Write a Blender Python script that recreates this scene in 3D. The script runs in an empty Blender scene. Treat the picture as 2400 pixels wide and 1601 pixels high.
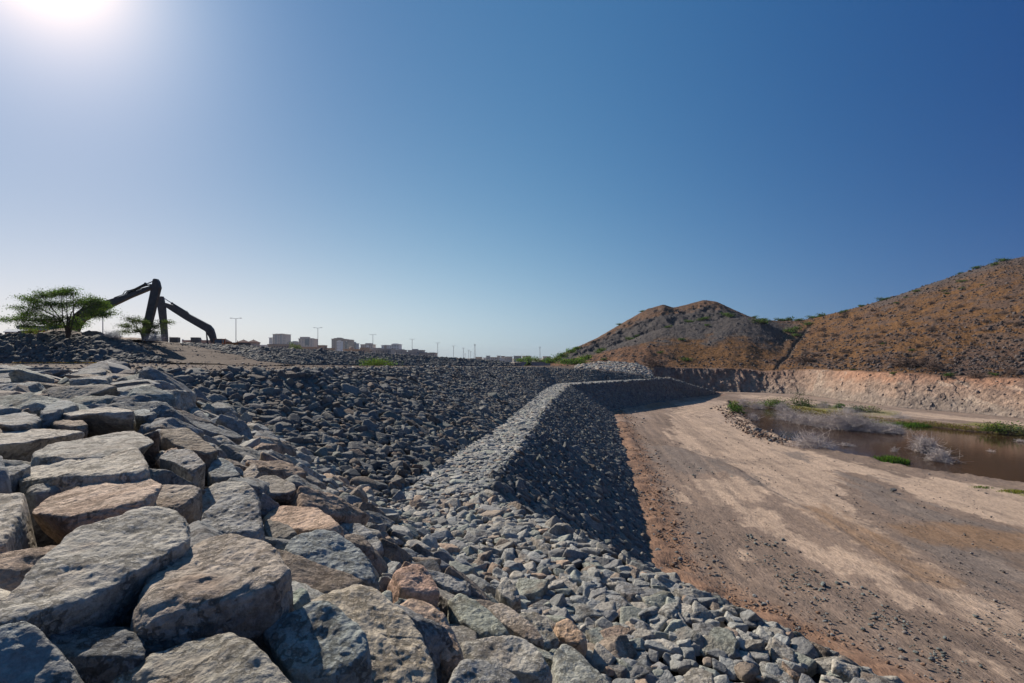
import bpy, bmesh, math, random
import numpy as np
from mathutils import Vector

random.seed(7)
RG = np.random.default_rng(11)
sc = bpy.context.scene
COL = sc.collection

# ------------------------------------------------------------------ camera
# eye at the origin, looking along +Y; one photo pixel (2400 wide) = 1/1200 m at 1 m
FPX, CX, HV = 1200.0, 1200.0, 838.0
cam = bpy.data.cameras.new('camera'); cam_o = bpy.data.objects.new('camera', cam); COL.objects.link(cam_o)
cam.sensor_width = 36.0; cam.lens = 18.0
cam.shift_y = (HV - 800.5) / 2400.0
cam.clip_start = 0.05; cam.clip_end = 40000.0
cam_o.location = (0, 0, 0); cam_o.rotation_euler = (math.pi / 2, 0, 0)
sc.camera = cam_o

# ------------------------------------------------------------------ light
SUN_AZ, SUN_EL = math.radians(-42.5), math.radians(31.0)      # azimuth from +Y towards +X
sd = Vector((math.sin(SUN_AZ) * math.cos(SUN_EL), math.cos(SUN_AZ) * math.cos(SUN_EL), math.sin(SUN_EL)))
w = bpy.data.worlds.new('World'); sc.world = w; w.use_nodes = True
nt = w.node_tree
bg = nt.nodes['Background']; sky = nt.nodes.new('ShaderNodeTexSky')
sky.sky_type = 'NISHITA'; sky.sun_disc = False
sky.sun_elevation = SUN_EL; sky.sun_rotation = SUN_AZ
sky.altitude = 0; sky.air_density = 1.0; sky.dust_density = 0.4; sky.ozone_density = 3.0
# tone of the hazy air: the Nishita sky is compressed and given a pale horizon and the wide aureole of a dusty day
def vm(op, a_, b_=None):
    q = nt.nodes.new('ShaderNodeVectorMath'); q.operation = op
    for k, x in enumerate((a_, b_)):
        if x is None: continue
        if isinstance(x, (tuple, float, int)): q.inputs[k].default_value = x if isinstance(x, tuple) else (x, x, x)
        else: nt.links.new(x, q.inputs[k])
    return q
def mm(op, a_, b_=0.0):
    q = nt.nodes.new('ShaderNodeMath'); q.operation = op
    for k, x in enumerate((a_, b_)):
        if isinstance(x, (float, int)): q.inputs[k].default_value = x
        else: nt.links.new(x, q.inputs[k])
    return q.outputs[0]
tc = nt.nodes.new('ShaderNodeTexCoord'); dirn = vm('NORMALIZE', tc.outputs['Generated']).outputs[0]
sep = nt.nodes.new('ShaderNodeSeparateXYZ'); nt.links.new(dirn, sep.inputs[0]); zz = mm('MAXIMUM', sep.outputs['Z'], 0.0)
cosg = vm('DOT_PRODUCT', dirn, tuple(sd)).outputs['Value']; gam = mm('ARCCOSINE', cosg)
terms = [(mm('EXPONENT', mm('MULTIPLY', zz, -1 / .06)), (-0.873, -0.497, -0.244)), (mm('EXPONENT', mm('MULTIPLY', zz, -1 / .3)), (3.230, 1.797, 0.869)),
         (mm('MAXIMUM', cosg, 0.12), (3.398, 2.516, 1.240)), (mm('EXPONENT', mm('MULTIPLY', gam, -1 / .16)), (4.750, 3.650, 1.930)), (mm('EXPONENT', mm('MULTIPLY', gam, -1 / .45)), (-2.192, -2.393, -1.184))]  # floor on the sun cosine, added so the sky behind gives more fill
acc = (-5.839, -3.918, -2.409)
# added fill: unseen sky overhead brightened and greyed to lift the shadows
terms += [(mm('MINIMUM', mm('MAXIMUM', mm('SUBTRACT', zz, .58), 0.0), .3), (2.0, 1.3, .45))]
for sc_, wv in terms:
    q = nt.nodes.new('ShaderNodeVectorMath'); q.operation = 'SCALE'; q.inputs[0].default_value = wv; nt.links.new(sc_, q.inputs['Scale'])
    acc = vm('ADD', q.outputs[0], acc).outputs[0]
def per_channel(vec, op, k=0.5):
    sp = nt.nodes.new('ShaderNodeSeparateXYZ'); nt.links.new(vec, sp.inputs[0]); cb = nt.nodes.new('ShaderNodeCombineXYZ')
    for i in range(3): nt.links.new(mm(op, sp.outputs[i], k), cb.inputs[i])
    return cb.outputs[0]
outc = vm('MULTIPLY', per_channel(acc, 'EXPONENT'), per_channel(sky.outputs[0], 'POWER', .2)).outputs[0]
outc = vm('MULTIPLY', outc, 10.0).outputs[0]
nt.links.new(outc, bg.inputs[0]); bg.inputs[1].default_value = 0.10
sl = bpy.data.lights.new('sun', 'SUN'); sl.energy = 4.4; sl.angle = math.radians(0.5); sl.color = (1.0, 0.90, 0.78)
so = bpy.data.objects.new('sun', sl); COL.objects.link(so)
so.rotation_euler = (-sd).to_track_quat('-Z', 'Y').to_euler()
sc.view_settings.view_transform = 'Standard'; sc.view_settings.look = 'None'
sc.view_settings.exposure = 0.5; sc.view_settings.gamma = 1.0
sc.cycles.max_bounces = 6; sc.cycles.diffuse_bounces = 3; sc.cycles.glossy_bounces = 2
sc.cycles.transparent_max_bounces = 6; sc.cycles.use_denoising = True

# ------------------------------------------------------------------ helpers
def at(u, v, Y): return np.array([(u - CX) / FPX * Y, Y, -(v - HV) / FPX * Y])
def onz(u, v, z): return at(u, v, -z * FPX / (v - HV))

def _h(ix, iy, iz, seed):
    n = (ix.astype(np.int64) * 374761393 + iy.astype(np.int64) * 668265263 + iz.astype(np.int64) * 1440662683 + seed * 974634777) & 0xffffffff
    n = ((n ^ (n >> 13)) * 1274126177) & 0xffffffff
    n = ((n ^ (n >> 15)) * 2246822519) & 0xffffffff
    return ((n ^ (n >> 16)) & 0xffffff) / float(0xffffff) * 2 - 1
def vn(P, seed=0):
    P = np.asarray(P, float); f = np.floor(P); i = f.astype(np.int64); t = P - f
    t = t * t * t * (t * (t * 6 - 15) + 10)
    o = 0
    for dx in (0, 1):
        wx = t[:, 0] if dx else 1 - t[:, 0]
        for dy in (0, 1):
            wy = t[:, 1] if dy else 1 - t[:, 1]
            for dz in (0, 1):
                wz = t[:, 2] if dz else 1 - t[:, 2]
                o = o + wx * wy * wz * _h(i[:, 0] + dx, i[:, 1] + dy, i[:, 2] + dz, seed)
    return o
def fbm(P, oct=4, seed=0, gain=.5):
    P = np.asarray(P, float); a, s, n = 1.0, 0, 0
    for k in range(oct):
        s = s + a * vn(P * (2.03 ** k) + 17.3 * k, seed + k); n += a; a *= gain
    return s / n
def sstep(a, b, x):
    t = np.clip((x - a) / (b - a), 0, 1); return t * t * (3 - 2 * t)

def tag(o, label=None, cat=None, group=None, kind=None):
    if label: o['label'] = label
    if cat: o['category'] = cat
    if group: o['group'] = group
    if kind: o['kind'] = kind
    return o
def empty(name, loc=(0, 0, 0)):
    o = bpy.data.objects.new(name, None); COL.objects.link(o); o.location = loc; o.empty_display_size = .3; return o
def obj(name, V, F, m, parent=None, smooth=False, col=None, loc=None):
    """one mesh object; V n x 3 world (or local when parent has a location), F array (n x k) or list of faces"""
    me = bpy.data.meshes.new(name); V = np.asarray(V, dtype=np.float32)
    off = np.zeros(3)
    if loc is not None: off = np.asarray(loc, float); V = V - off.astype(np.float32)
    elif parent is not None: V = V - np.array(parent.location, dtype=np.float32)
    if isinstance(F, np.ndarray):
        n, k = F.shape
        me.vertices.add(len(V)); me.vertices.foreach_set('co', V.ravel())
        me.loops.add(n * k); me.loops.foreach_set('vertex_index', F.astype(np.int32).ravel())
        me.polygons.add(n)
        me.polygons.foreach_set('loop_start', np.arange(0, n * k, k, dtype=np.int32))
        me.polygons.foreach_set('loop_total', np.full(n, k, dtype=np.int32))
        me.update(calc_edges=True)
    else:
        me.from_pydata(V.tolist(), [], [list(f) for f in F]); me.update()
    if smooth: me.polygons.foreach_set('use_smooth', np.ones(len(me.polygons), dtype=bool))
    if col is not None:
        c = np.ones((len(V), 4), dtype=np.float32); c[:, :3] = col
        a = me.color_attributes.new('Col', 'FLOAT_COLOR', 'POINT'); a.data.foreach_set('color', c.ravel())
    me.materials.append(m)
    o = bpy.data.objects.new(name, me); COL.objects.link(o)
    if parent is not None: o.parent = parent
    elif loc is not None: o.location = loc
    return o
def join(parts):
    Vs, Fs, n = [], [], 0
    for V, F in parts: Vs.append(np.asarray(V, float)); Fs += [[i + n for i in f] for f in F]; n += len(V)
    return np.vstack(Vs), Fs
def box(x0, x1, y0, y1, z0, z1):
    V = [(x, y, z) for z in (z0, z1) for x, y in ((x0, y0), (x1, y0), (x1, y1), (x0, y1))]
    return V, [(3, 2, 1, 0), (4, 5, 6, 7), (0, 1, 5, 4), (1, 2, 6, 5), (2, 3, 7, 6), (3, 0, 4, 7)]
def tube(pts, rads, n=6):
    pts = [Vector(p) for p in pts]; V, F = [], []
    for i, p in enumerate(pts):
        d = (pts[min(i + 1, len(pts) - 1)] - pts[max(i - 1, 0)]).normalized()
        a = d.orthogonal().normalized() if i == 0 else (pa - d * pa.dot(d)).normalized()
        pa = a; b = d.cross(a)
        for k in range(n):
            t = 2 * math.pi * k / n; V.append(tuple(p + (a * math.cos(t) + b * math.sin(t)) * rads[i]))
    for i in range(len(pts) - 1):
        for k in range(n):
            F.append((i * n + k, i * n + (k + 1) % n, (i + 1) * n + (k + 1) % n, (i + 1) * n + k))
    F.append(tuple(range(n - 1, -1, -1))); F.append(tuple((len(pts) - 1) * n + k for k in range(n)))
    return V, F
def grid_faces(nu, nv):          # vertex index = iu*nv + iv
    iu, iv = np.meshgrid(np.arange(nu - 1), np.arange(nv - 1), indexing='ij')
    a = (iu * nv + iv).ravel(); return np.stack([a, a + nv, a + nv + 1, a + 1], 1)

def in_poly(X, Y, poly):
    """signed distance, positive inside"""
    poly = np.asarray(poly)[:, :2]; n = len(poly); ins = np.zeros(X.shape, bool); d = np.full(X.shape, 1e9)
    for i in range(n):
        x0, y0 = poly[i]; x1, y1 = poly[(i + 1) % n]
        c = ((y0 > Y) != (y1 > Y)) & (X < (x1 - x0) * (Y - y0) / ((y1 - y0) if y1 != y0 else 1e-9) + x0); ins ^= c
        ex, ey = x1 - x0, y1 - y0; t = np.clip(((X - x0) * ex + (Y - y0) * ey) / (ex * ex + ey * ey + 1e-12), 0, 1)
        d = np.minimum(d, np.hypot(X - x0 - t * ex, Y - y0 - t * ey))
    return np.where(ins, d, -d)

# ------------------------------------------------------------------ materials
def mat(name, color=(.5, .5, .5), rough=.85, vcol=False, var=.25, nscale=2.0, bump=.0, bscale=8.0, spec=.3,
        metal=0.0, tint=None, tscale=1.0, tamt=.5, tlo=.5, thi=.68, stretch=(1, 1, 1), bdist=.05, coord='pos', speck=None, sscale=20.0, slo=.55, shi=.62, samt=.6, craze=0.0):
    m = bpy.data.materials.new(name); m.use_nodes = True; n = m.node_tree; N, L = n.nodes, n.links
    b = N['Principled BSDF']; b.inputs['Roughness'].default_value = rough; b.inputs['Metallic'].default_value = metal
    b.inputs['Specular IOR Level'].default_value = spec
    if coord == 'pos': src = N.new('ShaderNodeNewGeometry').outputs['Position']
    else: src = N.new('ShaderNodeTexCoord').outputs['Object']
    mp = N.new('ShaderNodeMapping'); mp.inputs['Scale'].default_value = stretch; L.new(src, mp.inputs[0]); src = mp.outputs[0]
    if vcol:
        a = N.new('ShaderNodeAttribute'); a.attribute_name = 'Col'; c = a.outputs['Color']
    else:
        r = N.new('ShaderNodeRGB'); r.outputs[0].default_value = (*color, 1); c = r.outputs[0]
    if tint:
        t = N.new('ShaderNodeTexNoise'); t.inputs['Scale'].default_value = tscale; t.inputs['Detail'].default_value = 6
        t.inputs['Roughness'].default_value = .65; L.new(src, t.inputs['Vector'])
        mr = N.new('ShaderNodeMapRange'); mr.inputs['From Min'].default_value = tlo; mr.inputs['From Max'].default_value = thi
        mr.inputs['To Max'].default_value = tamt; L.new(t.outputs['Fac'], mr.inputs['Value'])
        mx = N.new('ShaderNodeMix'); mx.data_type = 'RGBA'; L.new(mr.outputs[0], mx.inputs['Factor']); L.new(c, mx.inputs['A'])
        mx.inputs['B'].default_value = (*tint, 1); c = mx.outputs['Result']
    if speck:
        t = N.new('ShaderNodeTexNoise'); t.inputs['Scale'].default_value = sscale; t.inputs['Detail'].default_value = 5; t.inputs['Roughness'].default_value = .7
        L.new(src, t.inputs['Vector']); mr = N.new('ShaderNodeMapRange'); mr.inputs['From Min'].default_value = slo; mr.inputs['From Max'].default_value = shi
        mr.inputs['To Max'].default_value = samt; L.new(t.outputs['Fac'], mr.inputs['Value'])
        mx = N.new('ShaderNodeMix'); mx.data_type = 'RGBA'; L.new(mr.outputs[0], mx.inputs['Factor']); L.new(c, mx.inputs['A'])
        mx.inputs['B'].default_value = (*speck, 1); c = mx.outputs['Result']
    t = N.new('ShaderNodeTexNoise'); t.inputs['Scale'].default_value = nscale; t.inputs['Detail'].default_value = 8
    t.inputs['Roughness'].default_value = .7; L.new(src, t.inputs['Vector'])
    mr = N.new('ShaderNodeMapRange'); mr.inputs['From Min'].default_value = .3; mr.inputs['From Max'].default_value = .7
    mr.inputs['To Min'].default_value = 1 - var; mr.inputs['To Max'].default_value = 1 + var; L.new(t.outputs['Fac'], mr.inputs['Value'])
    mu = N.new('ShaderNodeVectorMath'); mu.operation = 'SCALE'; L.new(c, mu.inputs[0]); L.new(mr.outputs[0], mu.inputs['Scale'])
    L.new(mu.outputs[0], b.inputs['Base Color'])
    if bump:
        t2 = N.new('ShaderNodeTexNoise'); t2.inputs['Scale'].default_value = bscale; t2.inputs['Detail'].default_value = 8
        t2.inputs['Roughness'].default_value = .62; L.new(src, t2.inputs['Vector'])
        bp = N.new('ShaderNodeBump'); bp.inputs['Strength'].default_value = bump; bp.inputs['Distance'].default_value = bdist
        hgt = t2.outputs['Fac']
        if craze:
            vo = N.new('ShaderNodeTexVoronoi'); vo.feature = 'DISTANCE_TO_EDGE'; vo.inputs['Scale'].default_value = craze
            wn = N.new('ShaderNodeVectorMath'); wn.operation = 'MULTIPLY_ADD'; L.new(t2.outputs['Color'], wn.inputs[0]); wn.inputs[1].default_value = (.5, .5, .5); L.new(src, wn.inputs[2]); L.new(wn.outputs[0], vo.inputs['Vector'])
            ms = N.new('ShaderNodeMapRange'); ms.inputs['From Max'].default_value = .05; ms.inputs['To Max'].default_value = .35; L.new(vo.outputs['Distance'], ms.inputs['Value'])
            ad = N.new('ShaderNodeMath'); ad.operation = 'ADD'; L.new(hgt, ad.inputs[0]); L.new(ms.outputs[0], ad.inputs[1]); hgt = ad.outputs[0]
        L.new(hgt, bp.inputs['Height']); L.new(bp.outputs[0], b.inputs['Normal'])
    return m
M = {}
M['rock'] = mat('rock', vcol=True, var=.42, nscale=22, bump=1.0, bscale=14, bdist=.06, tint=(.20, .12, .07), tscale=2.2, tamt=.5, tlo=.56, thi=.72, spec=.15, speck=(.045, .045, .047), sscale=6, slo=.60, shi=.72, samt=.3, craze=2.2)
M['rockfar'] = mat('rock_small', spec=.15, vcol=True, var=.40, nscale=16, bump=.9, bscale=15, bdist=.05, speck=(.06, .06, .062), sscale=9, slo=.58, shi=.70, samt=.4)
M['gap_shade_fill'] = mat('gap_shade_fill', (.03, .029, .029), var=.3, nscale=3, spec=0.0, rough=1, bump=.8, bscale=5)  # underlay coloured near black, standing in for shade between the stones
M['ground'] = mat('ground', spec=.06, vcol=True, var=.36, nscale=13, bump=.9, bscale=12, bdist=.07, tint=(.13, .105, .09), tscale=.9, tamt=.45, tlo=.52, thi=.66, stretch=(1, .3, 1), speck=(.12, .115, .11), sscale=16, slo=.60, shi=.66, samt=.5)
M['topdirt'] = mat('topdirt', (.125, .092, .070), spec=.03, speck=(.10, .09, .085), sscale=7, slo=.52, shi=.6, samt=.7, var=.35, nscale=3, bump=.7, bscale=5, bdist=.08, tint=(.15, .115, .09), tscale=.8, tamt=.6, tlo=.5, thi=.62)
M['hill'] = mat('hill', spec=.03, vcol=True, var=.40, nscale=1.6, bump=1.0, bscale=1.3, bdist=.6, speck=(.075, .058, .05), sscale=.8, slo=.57, shi=.65, samt=.35)
M['leaf'] = mat('leaf', vcol=True, var=.2, nscale=3, rough=.7)
def leafmat():
    m = bpy.data.materials.new('leaf'); m.use_nodes = True; N, L = m.node_tree.nodes, m.node_tree.links; N.remove(N['Principled BSDF'])
    a = N.new('ShaderNodeAttribute'); a.attribute_name = 'Col'; d = N.new('ShaderNodeBsdfDiffuse'); t = N.new('ShaderNodeBsdfTranslucent'); mx = N.new('ShaderNodeMixShader'); mx.inputs[0].default_value = .5
    s = N.new('ShaderNodeVectorMath'); s.operation = 'MULTIPLY'; s.inputs[1].default_value = (1.5, 1.7, .8); L.new(a.outputs['Color'], d.inputs[0]); L.new(a.outputs['Color'], s.inputs[0]); L.new(s.outputs[0], t.inputs[0])
    L.new(d.outputs[0], mx.inputs[1]); L.new(t.outputs[0], mx.inputs[2]); L.new(mx.outputs[0], N['Material Output'].inputs[0]); return m
M['leaf'] = leafmat()
M['bark'] = mat('bark', (.09, .06, .04), var=.3, nscale=8)
M['twig'] = mat('dry_twig', (.50, .44, .41), var=.25, nscale=3)
M['twigdark'] = mat('dark_twig', (.15, .10, .075), var=.25, nscale=3)
M['steel'] = mat('dark_painted_steel', (.085, .074, .066), rough=.45, var=.35, nscale=2.5, tint=(.12, .07, .04), tscale=1.2, tamt=.6)
M['orange'] = mat('orange_paint', (.45, .16, .04), rough=.5, var=.25, nscale=3)
M['black'] = mat('black_rubber', (.02, .02, .02), var=.2)
M['glass'] = mat('window_glass', (.06, .08, .10), rough=.15, var=.1, spec=.6)
M['pole'] = mat('galvanised_pole', (.34, .35, .36), rough=.5, var=.1)
M['concrete'] = mat('concrete', (.23, .20, .16), var=.2, nscale=3, bump=.3, bscale=6)
M['tan'] = mat('tan_plaster', (.48, .33, .22), var=.08, nscale=.3)
M['beige'] = mat('beige_plaster', (.50, .42, .36), var=.08, nscale=.2)
M['brownwall'] = mat('brown_plaster', (.33, .26, .21), var=.08, nscale=.3)
M['white'] = mat('white_plaster', (.72, .71, .70), var=.06, nscale=.2)
M['grey'] = mat('grey_concrete', (.30, .30, .31), var=.1, nscale=.3)
M['bluegrey'] = mat('bluegrey_cladding', (.22, .27, .34), var=.1, nscale=.3)
M['redroof'] = mat('red_tile_roof', (.16, .06, .05), var=.2, nscale=1)
M['pink'] = mat('pink_plaster', (.42, .26, .20), var=.08, nscale=.4)

# ------------------------------------------------------------------ rock shapes
_ico = {}
def ico(level):
    if level not in _ico:
        bm = bmesh.new(); bmesh.ops.create_icosphere(bm, subdivisions=level, radius=1)
        V = np.array([v.co[:] for v in bm.verts]); F = np.array([[v.index for v in f.verts] for f in bm.faces]); bm.free()
        V /= np.linalg.norm(V, axis=1)[:, None]; _ico[level] = (V, F)
    return _ico[level]
def poly_radius(D, N, d, p):
    q = np.maximum(D @ N.T / d, 1e-6); return (q ** p).sum(1) ** (-1 / p)
def rock_shape(level, seed, p=16, rough=.05, nf=8):
    r = np.random.default_rng(seed); D, F = ico(level)
    N = r.normal(size=(nf, 3)); N = np.vstack([N, np.eye(3) + r.normal(size=(3, 3)) * .25, -np.eye(3) + r.normal(size=(3, 3)) * .25])
    N /= np.linalg.norm(N, axis=1)[:, None]; d = r.uniform(.72, 1.0, len(N))
    V = D * poly_radius(D, N, d, p)[:, None]
    lo, hi = V.min(0), V.max(0); V = (V - (lo + hi) / 2) / (hi - lo) * 2
    if rough:
        V = V * (1 + rough * fbm(V * 1.7 + seed, 3, seed)[:, None] * 1.6)
    return V, F
def basis(n, ang, tilt, r):
    n = np.asarray(n, float); n = n + r.normal(size=3) * tilt; n /= np.linalg.norm(n)
    a = np.cross(n, [0, 1, 0.01]); a /= np.linalg.norm(a); b = np.cross(n, a)
    c, s = math.cos(ang), math.sin(ang); return np.array([a * c + b * s, -a * s + b * c, n])

PAL = np.array([1.50, 1.42, 1.28]) * np.array([(.165, .175, .180), (.140, .150, .160), (.185, .190, .188), (.125, .130, .138), (.20, .195, .185),
                (.17, .145, .125), (.21, .165, .135), (.15, .13, .115), (.17, .185, .175)])
def pick_col(r, n, warm=.2, bright=1.0):
    k = np.where(r.random(n) < warm, r.integers(5, 8, n), r.choice([0, 1, 2, 3, 4, 8], n))
    return PAL[k] * (bright * r.uniform(.78, 1.22, n))[:, None]
# ------------------------------------------------------------------ the dam: stations from behind the camera, past the valley corner, to the far end
SN = np.array([.857, .515, 0.]); SQ = np.array([-.515, .857, 0.])
def sq(s, q, z): p = SN * s + SQ * q; return np.array([p[0], p[1], z])
def crest(u, v, Y): return at(u, v, Y)
ST = [  # crest, inner berm, outer berm, foot
    (sq(0, -14, -1.6), sq(4.3, -14, -4), sq(7.1, -14, -4), sq(14.0, -14, -8)),
    (sq(-.3, 0, -1.6), sq(4.3, 0, -4), sq(7.1, 0, -4), sq(14.0, 0, -8)),
    (sq(-1.0, 11, -1.15), sq(4.3, 8, -4), sq(7.1, 8, -4), sq(14.0, 9, -8)),
    (at(319, 868, 20.5), onz(906, 1180, -4), onz(1140, 1160, -4), np.array([5.3, 18.6, -8])),
    (at(450, 871, 21), onz(1000, 1110, -4), onz(1175, 1100, -4), onz(1534, 1310, -8)),
    (at(700, 867, 24), onz(1078, 1057, -4), onz(1241, 1023, -4), onz(1501, 1184, -8)),
    (at(900, 864, 33), onz(1145, 1016, -4), onz(1262, 985, -4), onz(1486, 1115, -8)),
    (at(1100, 861, 56), onz(1224, 955, -4), onz(1293, 945, -4), onz(1467, 1057, -8)),
    (at(1210, 861, 74), onz(1268, 917, -4), onz(1316, 921, -4), onz(1452, 1008, -8)),
    (at(1280, 861.5, 86), onz(1298, 900, -4), onz(1338, 903, -4), onz(1440, 966, -8)),
    (at(1400, 867.5, 91), onz(1410, 893, -4), onz(1420, 897.5, -4), onz(1560, 944, -8)),
    (at(1500, 878, 96), onz(1505, 889, -4), onz(1510, 892, -4), onz(1630, 932.5, -8)),
    (at(1560, 887.5, 97), onz(1562, 887.8, -4), onz(1565, 888.2, -4), onz(1695, 925, -8)),
    (np.array([31., 103, -4]), np.array([31.3, 103, -4.]), np.array([31.6, 103, -4.]), np.array([46., 118, -8.])),
]
ST = np.array(ST)                      # stations x 4 x 3
# front line of the top road and the banks behind it
ROAD_F = [np.array([-75., 34, -.7]), np.array([-30., 27, -.62]), np.array([-21, 23.5, -.58])] + [ST[k, 0] for k in range(3, 12)]
ROAD_B = [at(-800, 850, 54), at(-100, 850, 54), at(120, 850, 54), at(330, 850, 53), at(480, 853, 52), at(660, 853.5, 60), at(849, 856, 74),
          at(1000, 857.5, 92), at(1150, 858, 112), at(1300, 857, 128), at(1400, 860, 118), at(1512, 876, 108)]
BANK1 = [(at(-900, 850, 50), at(-900, 780, 54.5)), (at(-300, 850, 50), at(-300, 781, 54.5)), (at(0, 850, 50), at(0, 783, 54)), (at(150, 850, 50), at(150, 787, 54)),
         (at(250, 850, 49.6), at(235, 791, 55)), (at(330, 849.5, 49), at(270, 794, 57)), (at(395, 848, 48), at(300, 800, 58))]
RAMP = [(at(395, 850, 46.5), at(720, 859.5, 42)), (at(393, 845, 48.5), at(652, 852, 51)), (at(372, 832, 51), at(606, 846, 52)), (at(345, 817, 54), at(553, 831, 56)),
        (at(315, 804, 57.5), at(500, 820, 59)), (at(270, 793, 61), at(430, 805.5, 64))]
BANK2 = [(at(425, 806.5, 62.5), at(430, 804, 64)), (at(500, 822, 58.5), at(500, 807.5, 63)), (at(553, 832, 55.5), at(553, 810.5, 62)), (at(606, 847, 51), at(606, 813, 60)),
         (at(660, 852.5, 53), at(660, 817, 61)), (at(760, 855, 60), at(760, 822, 67)), (at(849, 856, 68), at(849, 827, 76)), (at(1000, 857.5, 86), at(1000, 835, 93)),
         (at(1100, 858, 98), at(1100, 841.5, 104)), (at(1180, 858, 108), at(1180, 847, 113)), (at(1222, 858, 114), at(1215, 855, 116))]
PILE = [(at(1350, 864, 99), at(1352, 858, 112)), (at(1400, 866, 98), at(1390, 850, 113)), (at(1450, 871.5, 99), at(1440, 848, 115)), (at(1500, 878, 100), at(1495, 853, 113)), (at(1530, 882, 102), at(1525, 868, 110))]

def resample(L, n):
    L = np.array(L); d = np.r_[0, np.cumsum(np.linalg.norm(np.diff(L, axis=0), axis=1))]; t = np.linspace(0, d[-1], n)
    return np.stack([np.interp(t, d, L[:, k]) for k in range(3)], 1)
def loft(lines, nv, dz=0.0, amp=0.0, fr=.5, sub=8):
    """lines: list of polylines with equal stations -> grid"""
    n = len(lines[0]); t = np.arange(n); ts = np.linspace(0, n - 1, (n - 1) * sub + 1)
    R = [np.stack([np.interp(ts, t, np.array(l)[:, k]) for k in range(3)], 1) for l in lines]
    rows = []
    for i in range(len(R) - 1):
        for j in range(nv + (1 if i == len(R) - 2 else 0)): rows.append(R[i] + (R[i + 1] - R[i]) * (j / nv))
    G = np.stack(rows, 1); V = G.reshape(-1, 3).copy(); V[:, 2] += dz
    if amp: V[:, 2] += amp * fbm(V * fr, 4, 3)
    return V, grid_faces(G.shape[0], G.shape[1])

V, Fc = loft([ST[:, k] for k in range(4)], 6, dz=-.16); V[:, 2] -= .55 * sstep(23, 19, V[:, 1]) * sstep(-3.9, -3.2, V[:, 2])
dam = obj('embankment', V, Fc, M['gap_shade_fill'], smooth=True); tag(dam, 'core of the curved rock dam, coloured near black as shade between the stones', kind='structure')
# boulder platform under the camera
PLp = [(-75, 34), (-75, -14), tuple(ST[0, 0][:2]), tuple(ST[1, 0][:2]), tuple(ST[2, 0][:2]), tuple(ST[3, 0][:2]), (-21, 23.5), (-30, 27)]
_c = np.array([(0, 0, -1.6), (0, -14, -1.6), (-5, 5, -1.5), (-14.6, 20.5, -.5), (-21, 23.5, -.58), (-30, 27, -.62), (-75, 34, -.7), (-10, 10, -1.18), (-20, 12, -1.1), (-60, 10, -1.2),
               (-40, 0, -1.4), (-5, 13, -1.1), (-75, -14, -1.5), (8, -14, -1.6)], float)
def _phi(r): return np.where(r > 1e-9, r * r * np.log(np.maximum(r, 1e-9)), 0)
_A = _phi(np.hypot(_c[:, None, 0] - _c[None, :, 0], _c[:, None, 1] - _c[None, :, 1])); _P = np.c_[np.ones(len(_c)), _c[:, :2]]
_S = np.linalg.solve(np.block([[_A, _P], [_P.T, np.zeros((3, 3))]]), np.r_[_c[:, 2], np.zeros(3)])
def zplat(X, Y):
    X = np.asarray(X, float); Y = np.asarray(Y, float)
    r = _phi(np.hypot(X[..., None] - _c[:, 0], Y[..., None] - _c[:, 1])); return r @ _S[:-3] + _S[-3] + _S[-2] * X + _S[-1] * Y
def znear(X, Y):
    """height of the near part: platform, its lit slope and the berm"""
    s = SN[0] * X + SN[1] * Y; z = zplat(X, Y); e = np.clip(-(.3 + .06 * np.clip(Y, 0, 30)), -2, 0)
    k = (-4 - z) / (4.3 - e); return np.where(s < e, z, np.where(s < 4.3, z + k * (s - e), np.where(s < 7.1, -4.0, -4 - .58 * (s - 7.1))))
gx, gy = np.meshgrid(np.linspace(-75, 1, 90), np.linspace(-14, 34, 80), indexing='ij')
ok = in_poly(gx, gy, PLp) > -1.2
V = np.stack([gx, gy, zplat(gx, gy) - .42], 2).reshape(-1, 3); Fc = grid_faces(90, 80); Fc = Fc[ok.reshape(-1)[Fc].all(1)]
tag(obj('platform_fill', V, Fc, M['gap_shade_fill'], smooth=True), 'fill under the boulder platform, coloured near black as shade between the boulders', kind='structure')

V, Fc = loft([ROAD_F, ROAD_B], 30, dz=-.02, amp=.10, fr=.35, sub=10)
tag(obj('crest_road', V, Fc, M['topdirt'], smooth=True), 'grey brown gravel road along the top of the dam', kind='structure')
V, Fc = loft([[a for a, b in BANK1], [b for a, b in BANK1]], 6, dz=-.12); tag(obj('rock_bank_fill', V, Fc, M['gap_shade_fill']), kind='structure')
V, Fc = loft([[a for a, b in BANK2], [b for a, b in BANK2]], 6, dz=-.12); tag(obj('rock_bank_fill', V, Fc, M['gap_shade_fill']), kind='structure')
n = 10; L = resample([a for a, b in RAMP], n); R = resample([b for a, b in RAMP], n)
V, Fc = loft([L, R], 24, dz=.03, amp=.16, fr=.5, sub=6); tag(obj('dirt_ramp', V, Fc, M['topdirt'], smooth=True), 'brown dirt ramp climbing between the two rock banks', kind='structure')
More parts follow.
